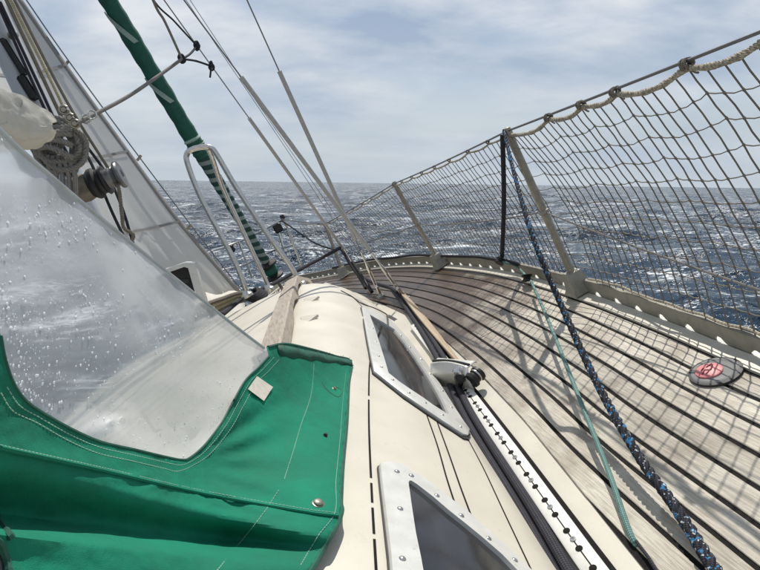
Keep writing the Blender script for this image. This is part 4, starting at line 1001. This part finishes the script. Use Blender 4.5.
gb = thing('mast_guard', 'tall chrome tube guard bars standing on the cabin roof before the mast', 'guard bars', PY(252, 296, 3.1))
yb = 3.08
arch = [PY(247, 294, yb), PY(235, 262, yb), PY(202, 200, yb), PY(188, 165, yb), PY(187, 154, yb), PY(193, 149, yb), PY(204, 147, yb), PY(211, 148, yb), PY(217, 155, yb), PY(236, 187, yb), PY(264, 229, yb), PY(291, 267, yb), PY(300, 283, yb)]
MB().tube(spline(arch, 6), .0145, 12).build('front_hoop', 'steel', gb)
hoop2 = [PY(208, 148, yb+.02), PY(213, 160, yb+.12), PY(222, 186, yb+.24), PY(240, 225, yb+.3), PY(262, 272, yb+.34), PY(270, 290, yb+.34)]
MB().tube(spline(hoop2, 6), .0135, 12).build('brace_leg', 'steel', gb)
for (u, v, yy) in ((247, 295, yb), (300, 284, yb), (269, 289, yb+.34)):
    MB().lathe(PY(u, v, yy), (0, 0, 1), [(.034, -.012), (.034, .004), (.022, .012), (.016, .03)], 14).build('foot_flange', 'steel', gb)

# ------------------------------------------------------------------ MAST and gear
ym = 2.6
m_lo = PY(96, 262, ym); m_up = PY(10, 60, ym); mdir = Vector((0, 0, 1))
mbx = PY(30, 90, ym).x
m0 = Vector((PY(62, 190, ym).x-.02, ym, .45)); mast = thing('mast', 'broad grey painted mast leaning at the left edge', 'mast', m0)
lean = (PY(20, 66, ym)-PY(70, 172, ym)).normalized(); mc0 = PY(67, 172, ym)
rowsM = []
for l in np.linspace(-.85, 7.5, 24):
    c = mc0+lean*l; rowsM.append([c+Vector((math.cos(a)*.055, math.sin(a)*.085, 0)) for a in np.linspace(0, 2*math.pi, 25)])
MB().grid(rowsM).build('spar', 'mast', mast)
sl_c = PY(17, 59, ym-.06); MB().box(sl_c+Vector((.0, -.03, 0)), (.02, .03, .15), (1, 0, 0), (0, 1, 0), bev=.004).build('slot', 'black', mast)
MB().lathe(PY(13, 35, ym-.08), (.3, -1, 0), [(.012, -.02), (.02, 0), (.012, .02)], 10).build('fairlead', 'stan', mast)
MB().box(PY(28, 88, ym-.09), (.03, .04, .10), (1, 0, 0), bev=.006).build('cleat', 'black', mast)
# halyards running down beside the mast
hal = [(('brownrope', .0075), (4, -5), (62, 118), (70, 128)), (('blackrope', .006), (0, 2), (50, 110), (62, 140)), (('yellow', .0055), (8, -5), (60, 100), (66, 120)), (('brownrope', .006), (12, -5), (66, 100), (108, 168)),
       (('blackrope', .006), (-4, 0), (46, 112), (68, 155))]
lbs = ['thick brown halyard beside the mast ending at the rope coil', 'black halyard running closest along the mast face', 'yellowish halyard in the middle of the bunch by the mast', 'brown halyard rightmost of the bunch, leading to the winch', 'leftmost black halyard lying against the mast']
for (mm, *uvs), lb in zip(hal, lbs):
    rope('halyard', [PY(u, v, ym-.16) for u, v in uvs], mm[1], mm[0], lb, 'halyard', 7, 6)
rope('halyard', [PY(78, 140, 2.5), PY(92, 165, 2.45), PY(112, 212, 2.4), PY(128, 245, 2.4)], .006, 'blackrope', 'black line passing behind the mast winch, left one', 'halyard', 7, 6)
rope('halyard', [PY(70, 125, 2.5), PY(104, 170, 2.5), PY(121, 205, 2.45), PY(135, 250, 2.4)], .006, 'blackrope', 'black line passing behind the mast winch, right one', 'halyard', 7, 6)
# winch on a pad, horizontal axis pointing to starboard
wc = PY(84, 188, 2.35); wx = (PY(121, 174, 2.35)-wc).normalized()
win = thing('mast_winch', 'dark mast winch wrapped with brown rope, drum pointing right', 'winch', wc)
MB().lathe(wc, wx, [(.050, -.03), (.055, .0), (.050, .02), (.046, .028)], 20).build('rope_turns', 'brownrope', win)
MB().lathe(wc, wx, [(.046, .022), (.052, .03), (.060, .04), (.060, .055), (.048, .062), (.048, .075), (.058, .082), (.054, .092)], 22).build('drum', 'black', win)
MB().lathe(wc, wx, [(.036, .086), (.040, .092), (.038, .10), (.040, .108), (.037, .116), (.040, .124), (.036, .13)], 22).build('rope_wraps', 'wire', win)
MB().lathe(wc, wx, [(.034, .125), (.052, .135), (.055, .143), (.050, .150), (.018, .152), (.016, .145)], 24).build('drum_cap', 'wire', win)
MB().box(wc-wx*.05, (.06, .09, .10), wx, bev=.008).build('winch_pad', 'mast', win)
rope('rope', [PY(116, 184, 2.33), PY(119, 190, 2.3), PY(122, 215, 2.3), PY(124, 228, 2.3), PY(133, 234, 2.3), PY(131, 241, 2.3), PY(124, 236, 2.3)], .0075, 'brownrope', 'brown rope tail hanging from the winch drum into a loop', 'rope', 6, twist=.03)
# rope coil hanging on the mast
co_ = thing('rope_coil', 'thick hank of grey brown rope hanging on the mast above the winch', 'rope coil', PY(64, 150, 2.3))
cc_ = PY(62, 140, 2.28); rgt = (PY(80, 140, 2.28)-cc_).normalized(); dwn = (PY(66, 185, 2.28)-cc_).normalized()
for q in range(9):
    w = .035+.014*(q % 4)+random.uniform(0, .01); h = .07+.02*(q % 3)+random.uniform(0, .02); z0 = random.uniform(-.02, .03)
    lp = [cc_+rgt*(w*math.cos(t)+random.uniform(-.005, .005)+.005*q-.02)+dwn*(h*(math.sin(t)*.75+.25))+Vector((0, -.03-.008*(q % 4), z0)) for t in np.linspace(0, 2*math.pi, 15)]
    twisted(MB(), spline(lp, 3), .0105, 3, .035, 5).build('loop', 'greyrope', co_)
for q in range(5):
    c = cc_+dwn*(-.035+.022*q)+Vector((0, -.075, 0)); lp = [c+rgt*(-.055+.11*k_/8)+dwn*(.022*math.sin(k_/8*math.pi+q))+Vector((0, -.02*math.sin(k_/8*math.pi), 0)) for k_ in range(9)]
    twisted(MB(), lp, .0115, 3, .035, 5).build('wrap', 'greyrope', co_)
for q in range(5):
    c = cc_+dwn*.06+rgt*(-.035+.017*q)+Vector((0, -.05, 0)); MB().tube([c, c+dwn*.07+rgt*.004*q, c+dwn*.19+rgt*.006*(q-2)], .0085, 7).build('tail', 'greyrope', co_)
# shackles and small gear at the gooseneck
for q, (u, v) in enumerate(((70, 118), (75, 124), (64, 110))):
    c = PY(u, v, 2.2); mb = MB(); mb.tube([c+(rgt*math.cos(t)+dwn*math.sin(t))*.014 for t in np.linspace(0, 5.5, 12)], .005, 6); mb.lathe(c, (0, 1, 0), [(.008, -.01), (.011, 0), (.008, .01)], 8)
    o = mb.build('shackle', 'stan', None, base=c); tag(o, ('steel shackle just above the rope coil', 'steel shackle at the left end of the grey line', 'upper steel shackle under the bunch of halyards')[q], 'shackle')
# sail cover bundle on the boom end
cov = [(-70, 52, 92), (-30, 73, 112), (-4, 90, 126), (14, 95, 137), (30, 101, 141), (44, 109, 140), (53, 115, 137), (58, 123, 133)]
R2 = []
for (u, a_v, b_v) in cov:
    yy = 1.5+(u+60)/117*.45; rg, bt = PY(u, a_v, yy), PY(u-1, b_v, yy-.02); md = rg.lerp(bt, .55)+Vector((.0, -.035, 0)); m2_ = rg.lerp(bt, .85)+Vector((0, -.025, 0))
    R2.append([rg+Vector((-.10, .12, .01)), rg+Vector((-.04, .05, .012)), rg, rg.lerp(md, .5)+Vector((0, -.008, 0)), md, m2_, bt, bt+Vector((-.06, .09, .0)), rg+Vector((-.10, .12, .01))])
def dense(rows_, n):
    out = []
    for a, b in zip(rows_, rows_[1:]):
        for k_ in range(n): out.append([p.lerp(q, k_/n) for p, q in zip(a, b)])
    return out+[rows_[-1]]
R2 = dense(R2, 6); R2 = [list(x) for x in zip(*dense([list(x) for x in zip(*R2)], 5))]
for i, r_ in enumerate(R2):
    for j in range(len(r_)):
        p = r_[j]; q = Vector((p.x*9+p.y*3, p.y*5, p.z*16)); w_ = .5-abs(noise.noise(q)); w2_ = .5-abs(noise.noise(q*2.3+Vector((4, 1, 2))))
        r_[j] = p+Vector((.15, -.9, .35))*(w_*w_*.085+w2_*w2_*.05)
o = MB().grid(R2).build('sail_cover', 'canvas', None, base=R2[10][0]); tag(o, 'cream canvas cover bundled round the boom end at the left edge', 'sail cover')

# white ventilator box seen past the dodger edge
vc = PY(196, 300, 2.9); vt = thing('ventilator', 'white ventilator box with a dark square opening left of the staysail foot', 'ventilator', vc)
fr0 = [PY(163, 270, 2.75), PY(184, 263, 2.75), PY(194, 263, 2.75), (PY(207, 305, 2.75)), PY(200, 330, 2.75), PY(170, 300, 2.75)]
fr1 = [p+Vector((.0, .07, .0)) for p in fr0]
mb = MB(); n = len(fr0); mb.add(fr0+fr1, [tuple(range(n, 2*n))]+[(i, n+i, n+(i+1) % n, (i+1) % n) for i in range(n)]); 
hi0 = [PY(167, 273, 2.75), PY(184, 267, 2.75), PY(188, 268, 2.75), PY(196, 296, 2.75), PY(193, 310, 2.75), PY(174, 290, 2.75)]
mb.grid([fr0+[fr0[0]], hi0+[hi0[0]], [p+Vector((0, .05, 0)) for p in hi0+[hi0[0]]]]); mb.build('housing', 'frame', vt)
h2 = [p+Vector((0, .045, 0)) for p in hi0]; MB().add(h2, [tuple(range(6))]).build('opening', 'black', vt)
MB().box(PY(184, 281, 2.80), (.05, .02, .02), (1, 0, -.5)).build('grille_bar', 'rubber', vt)

# coils and lines at the foot of the bars
rope('rope', [ON(224, 318, .02), PY(245, 297, 3.35), PY(275, 283, 3.7), PY(308, 265, 4.0), PY(340, 248, 4.4)], .0135, 'blackrope', 'black rope rising from the roof edge across to the thin shroud', n=8)
rope('rope', [pul_s+Vector((0, 0, -.02)), PY(300, 233, 5.2), PY(315, 243, 5.0), PY(332, 249, 4.8), PY(345, 250, 4.5)], .007, 'blackrope', 'thin black rope sagging from the pulpit to the thin shroud', n=6)
for q, (m_, dv, lb) in enumerate((('yellow', 0, 'yellow rope nearest the cabin roof edge beside the black coil'), ('greyrope', 5, 'pale grey rope lowest along the roof edge'), ('yellow', -5, 'yellow rope along the staysail foot, farthest of the roof edge ropes'), ('brownrope', -9, 'brown rope lying under the staysail foot'))):
    rope('rope', [PY(188, 325+dv, 2.9), PY(205, 314+dv, 3.05), PY(222, 306+dv*.8, 3.2), PY(238, 299+dv*.6, 3.3), PY(256, 296+dv*.3, 3.35)], .0125, m_, lb, n=7)
cl = PY(259, 297, 3.2); mb = MB()
for q in range(4): mb.tube([cl+Vector((.045*math.cos(t)-.01*q, .05*math.sin(t), .012*q+.01*math.sin(t*2))) for t in np.linspace(0, 6.3, 17)], .011, 7)
o = mb.build('rope_coil', 'blackrope', None, base=cl); tag(o, 'small black rope coil by the foot of the chrome guard bars', 'rope coil')

# ------------------------------------------------------------------ DODGER
def tps(ctrl):
    A = np.array([[c[0]/100, c[1]/100] for c in ctrl]); z = np.array([c[2] for c in ctrl]); n = len(A)
    U = lambda r: np.where(r > 1e-9, r*r*np.log(np.maximum(r, 1e-9)), 0)
    K = U(np.linalg.norm(A[:, None]-A[None], axis=2))+np.eye(n)*2e-3; Pm = np.hstack([np.ones((n, 1)), A])
    Lm = np.block([[K, Pm], [Pm.T, np.zeros((3, 3))]]); w = np.linalg.solve(Lm, np.concatenate([z, np.zeros(3)]))
    def fn(u, v):
        q = np.array([u/100, v/100]); r = np.linalg.norm(A-q, axis=1); return float(U(r) @ w[:n]+w[n]+w[n+1]*q[0]+w[n+2]*q[1])
    return fn
yr = lambda u, v, back: ON(u, v).y-back
dctl = [(350, 362, yr(350, 362, .03)), (346, 410, yr(346, 410, .03)), (341, 470, yr(341, 470, .04)), (335, 518, yr(335, 518, .05)), (308, 570, .68), (285, 620, .60),
        (268, 350, 1.20), (310, 352, 1.38), (290, 420, 1.08), (185, 464, .82), (250, 460, .92), (250, 400, 1.05), (220, 310, 1.06), (130, 240, .86), (0, 130, .62), (-80, 60, .52),
        (0, 340, .52), (50, 420, .58), (110, 440, .67), (0, 430, .50), (0, 500, .47), (0, 570, .45), (150, 570, .56), (150, 500, .66), (230, 520, .75), (-150, 340, .40), (-150, 570, .38), (-150, 150, .42), (100, 640, .48), (100, 330, .70), (180, 390, .86)]
dfn = tps(dctl)
seam_u, seam_v = [-160, 0, 100, 200, 300, 338, 360], [412, 448, 470, 493, 511, 516, 518]
def ddep(u, v):
    y = dfn(u, v)
    dv = v-I(u, seam_u, seam_v); fade = max(0, min(1, (335-u)/110))
    if dv > 0:
        A = .070*fade; top_ = 8+.04*min(320, max(0, u)); bot = 66-.10*min(320, max(0, u))
        q = max(0, min(1, (dv-top_)/(bot-top_))); q = q*q*(3-2*q)
        if dv > bot: q = max(0, 1-(dv-bot)/22); q = q*q*(3-2*q)
        y += A*q-.006*fade*max(0, 1-dv/12)
    elif dv > -14: y += -.006*(1+dv/14)*fade*(1 if dv > -14 else 0)
    # radiating pull creases from the window's lower corner and soft puckers
    ang = math.atan2(v-465, u-185); rr = math.hypot(u-185, v-465)
    if 8 < rr < 190 and v > 440-40: y += .0052*math.sin(ang*19)*math.exp(-((rr-70)/55)**2)*(1 if u > 150 else .5)*max(0, 1-max(0, v-I(u, seam_u, seam_v))/12)*min(1, (rr-8)/45)
    y += .004*noise.noise(Vector((u/42, v/26, 1)))+.0018*noise.noise(Vector((u/14, v/12, 5)))
    return y
def DP(u, v, off=0.0):
    y = ddep(u, v); p = PY(u, v, y)
    return p-RAYB(u, v)*off
dod_out = [(-170, -40), (-60, 55), (0, 128), (60, 182), (130, 240), (200, 296), (240, 328), (262, 344), (272, 346), (285, 343), (310, 348), (335, 355), (351, 360), (353, 366), (349, 385), (347, 420), (343, 460), (341, 500), (341, 515), (334, 530), (322, 552), (308, 572), (290, 605), (240, 650), (-170, 650)]
win_in = [(-170, -34), (-60, 61), (0, 134), (60, 188), (130, 246), (200, 301), (238, 332), (258, 346), (266, 350), (269, 356), (258, 368), (245, 381), (232, 404), (221, 424), (204, 446), (190, 458), (182, 460), (165, 457), (135, 450), (100, 442), (70, 429), (40, 412), (24, 400), (12, 382), (4, 358), (0, 336), (-20, 310), (-80, 290), (-170, 280)]
def dpoly(poly, step=12):
    out = []
    for a, b in zip(poly, poly[1:]+poly[:1]):
        L = math.hypot(b[0]-a[0], b[1]-a[1]); n = max(1, int(L/step))
        for k_ in range(n): out.append((a[0]+(b[0]-a[0])*k_/n, a[1]+(b[1]-a[1])*k_/n))
    return out
def inside(p, poly):
    x, y = p; c = False; n = len(poly); j = n-1
    for i in range(n):
        xi, yi = poly[i]; xj, yj = poly[j]
        if ((yi > y) != (yj > y)) and x < (xj-xi)*(y-yi)/(yj-yi+1e-12)+xi: c = not c
        j = i
    return c
win_in[:9] = [(-170, -40), (-60, 55), (0, 128), (60, 182), (130, 240), (200, 296), (240, 328), (262, 345), (267, 349)]
oI = dpoly(win_in, 7); oC = dpoly([(267, 347)]+dod_out[8:]+[(-170, 280)]+list(reversed(win_in[9:-1]))+[(267, 349)][:0], 7)
def fold_bot(u): return 66-.10*min(320, max(0, u))
def area_mesh(poly, holes, step, rows=None):
    pts = [Vector(p) for p in poly]; edges = [(i, (i+1) % len(poly)) for i in range(len(poly))]
    for h in holes:
        o = len(pts); pts += [Vector(p) for p in h]; edges += [(o+i, o+(i+1) % len(h)) for i in range(len(h))]
    us = [p[0] for p in poly]; vs_ = [p[1] for p in poly]
    v = min(vs_); r = 0
    while v < max(vs_):
        u = min(us)+(step/2 if r % 2 else 0)
        while u < max(us):
            if inside((u, v), poly) and not any(inside((u, v), h) for h in holes) and not (rows and u < 338 and -5 < v-I(u, seam_u, seam_v) < fold_bot(u)+30): pts.append(Vector((u, v)))
            u += step
        v += step*.87; r += 1
    if rows:
        for t in rows:
            u = -168
            while u < 337:
                v = I(u, seam_u, seam_v)+t*(fold_bot(u)+28) if t >= 0 else I(u, seam_u, seam_v)+t*4
                if inside((u, v), poly): pts.append(Vector((u, v)))
                u += 4.5
    V_, E_, F_, *_ = delaunay_2d_cdt(pts, edges, [], 0, 1e-4)
    Fk = []
    for fc in F_:
        c = sum((V_[i] for i in fc), Vector((0, 0)))/len(fc)
        if inside((c.x, c.y), poly) and not any(inside((c.x, c.y), h) for h in holes): Fk.append(tuple(fc))
    return [(p.x, p.y) for p in V_], Fk
dodger = thing('dodger', 'green canvas spray dodger with a large clear window beaded with spray', 'dodger', DP(300, 480))
V_, F_ = area_mesh(oC, [], 5.0, rows=[-1, -.4]+[i/30 for i in range(31)])
MB().add([DP(u, v) for u, v in V_], F_).build('canvas_panel', 'green', dodger, thick=.0025)
V_, F_ = area_mesh(oI, [], 11)
# vinyl is a bit behind the canvas edge and rippled vertically
def VP_(u, v): return DP(u, v, -.001)
vin = MB().add([VP_(u, v) for u, v in V_], F_).build('clear_window', 'vinyl', dodger)
# white vinyl border at the right lower corner of the window (sun-bleached hem)
# hem rolls
def onD(uvs, r, name, m, off=.0015, n=6, dash=None, sp=10):
    P2 = spline([(a, b, 0) for a, b in uvs], sp); mb = MB()
    if dash:
        pts = [DP(p.x, p.y, off) for p in P2]; L = arc(pts); s = 0
        while s < L[-1]-dash[0]:
            a, b = at_len(pts, L, s), at_len(pts, L, s+dash[0]); m_ = a.lerp(b, .5)-RAYB(P2[0].x, P2[0].y)*r*.6; mb.tube([a, m_, b], r, 4); s += dash[0]+dash[1]
    else: mb.tube([DP(p.x, p.y, off) for p in P2], r, n)
    return mb.build(name, m, dodger, stuff=bool(dash))
hem = [(0, 336), (4, 358), (12, 382), (24, 400), (40, 412), (70, 429), (100, 442), (135, 450), (165, 457), (182, 460), (190, 458), (204, 446), (221, 424), (232, 404), (245, 381), (258, 368), (269, 356)]
onD([(-60, 57), (0, 130), (60, 184), (130, 242), (200, 298), (240, 330), (264, 348)], .0030, 'window_edge_tape', 'tape', .0, n=7)
onD(hem, .0022, 'window_piping', 'dgreen', .001)
off_hem = lambda d: [(u+(d if u > 186 else (-d*.25 if u > 30 else -d)), v+(d*.25 if u > 186 else d)) for u, v in hem]
for d in (5, 11): onD(off_hem(d)[2:], .00055, 'stitching', 'thread', .0030, dash=(.0042, .0016))
onD(list(zip(seam_u, seam_v))[1:-1], .0024, 'seam_piping', 'green', .0052)
onD([(a, b-3) for a, b in list(zip(seam_u, seam_v))[1:-1]], .0005, 'stitching', 'thread', .0030, dash=(.004, .0016))
onD([(314, 364), (311, 395), (301, 425), (293, 452), (284, 480)], .0006, 'stitching', 'thread', .0030, dash=(.0045, .0015))
onD([(346, 372), (343, 400), (340, 440), (336, 480), (335, 512), (318, 536), (300, 566)], .0006, 'stitching', 'thread', .0030, dash=(.0045, .0015))
onD([(279, 490), (262, 515), (238, 545), (214, 574)], .0006, 'stitching', 'thread', .0030, dash=(.0045, .0015))
onD([(268, 347), (285, 344), (310, 349), (335, 356), (351, 362), (349, 385), (347, 420), (343, 460), (341, 500), (341, 516), (322, 552), (300, 590)], .0035, 'edge_binding', 'dgreen', .0005)
# folded dark flap at the upper corner
fp = MB(); rw = []
for k_ in range(13):
    t = k_/12; u = 278+74*t; rw.append([DP(u, 344+16*t, .004), DP(u, 349+15*t+1.2*math.sin(k_*1.7), .010), DP(u+2, 356+10*t-1.2*math.sin(k_*2.3), .003)])
fp.grid(rw).build('folded_flap', 'dgreen', dodger, thick=.002)
fz = MB()
for k_ in range(40):
    t = random.random(); u = 283+68*t; v = 345+14*t; a = DP(u, v, .006); fz.tube([a, a+Vector((random.uniform(-.008, .008), random.uniform(-.004, .006), random.uniform(-.004, .005)))], .0006, 3)
fz.build('frayed_threads', 'dgreen', dodger, stuff=True)
def dnrm(u, v):
    a, b, c = DP(u, v), DP(u+5, v), DP(u, v+5); n = (b-a).cross(c-a).normalized(); return n if n.dot(RAYB(u, v)) < 0 else -n
def button(u, v, r, m='stan'):
    n = dnrm(u, v); MB().lathe(DP(u, v, .0015), n, [(r*1.25, 0), (r*1.25, .001), (r, .0018), (r, .004), (r*.75, .006), (r*.3, .0065)], 18).build('snap_button', m, dodger)
button(318, 504, .0080); button(325, 436, .0040, 'black'); button(334, 389, .0045); 
for (u, v) in ((331, 386),):
    onD([(322, 383), (328, 391), (338, 397), (342, 391), (334, 386)], .0011, 'loop', 'dgreen', .004)
tgp = [DP(248, 389, .004), DP(257, 376, .005), DP(273, 387, .008), (DP(264, 401, .010))]
MB().grid([[tgp[0].lerp(tgp[3], i/4).lerp(tgp[1].lerp(tgp[2], i/4), j/4)-RAYB(260, 388)*.003*math.sin(i+j) for j in range(5)] for i in range(5)]).build('sewn_tag', 'tag', dodger, smooth=True)
onD([(12, 538), (-2, 520), (-8, 500)], .003, 'zip_loop', 'dgreen', .004)
# dark grey curved window corner at lower left
V3, F3 = area_mesh(dpoly([(-60, 528), (-8, 540), (3, 556), (6, 575), (4, 620), (-60, 620)], 8), [], 9)
MB().add([DP(u, v, .003) for u, v in V3], F3).build('side_window', 'glass', dodger)
onD([(-60, 526), (-8, 538), (5, 555), (9, 575), (8, 610)], .003, 'side_window_piping', 'dgreen', .004)
# spray drops on the window
dr = MB(); n = 0
while n < 1300:
    u = random.uniform(-20, 265); v = random.uniform(120, 460)
    if not inside((u, v), win_in): continue
    if noise.noise(Vector((u/60, v/50, 3)))+.25 < random.random()*.9: continue
    nn_ = dnrm(u, v); c = VP_(u, v)+nn_*.0006; r_ = random.choice((.0005, .0006, .0007, .0009, .0011, .0018))*random.uniform(.7, 1.1)
    dr.lathe(c, nn_, [(r_, 0), (r_*.8, r_*.28), (r_*.3, r_*.4)], 6); n += 1
dr.build('spray_drops', 'drop', dodger, stuff=True)

# cream rope clutch seen through the window, on the roof
lc = ON(112, 432, .0); cn = thing('rope_organiser', 'small cream plastic fitting with two dark holes behind the clear window', 'deck fitting', lc)
nrm_ = Vector((0, 0, 1))
MB().lathe(lc, nrm_, [(.075, -.01), (.072, .02), (.062, .036), (.04, .045), (.01, .047)], 24).build('housing', 'white', cn)
for (a, b) in ((.02, -.052), (.055, -.035)):
    MB().lathe(lc+Vector((a, b, .022)), (a*8, b*12, .7), [(.012, -.004), (.012, .004), (.009, .006)], 12).build('hole', 'black', cn)

for o in bpy.data.objects:
    if '_b' in o: del o['_b']
print('objects', len(bpy.data.objects), 'tris', sum(len(m.polygons) for m in bpy.data.meshes)*2)
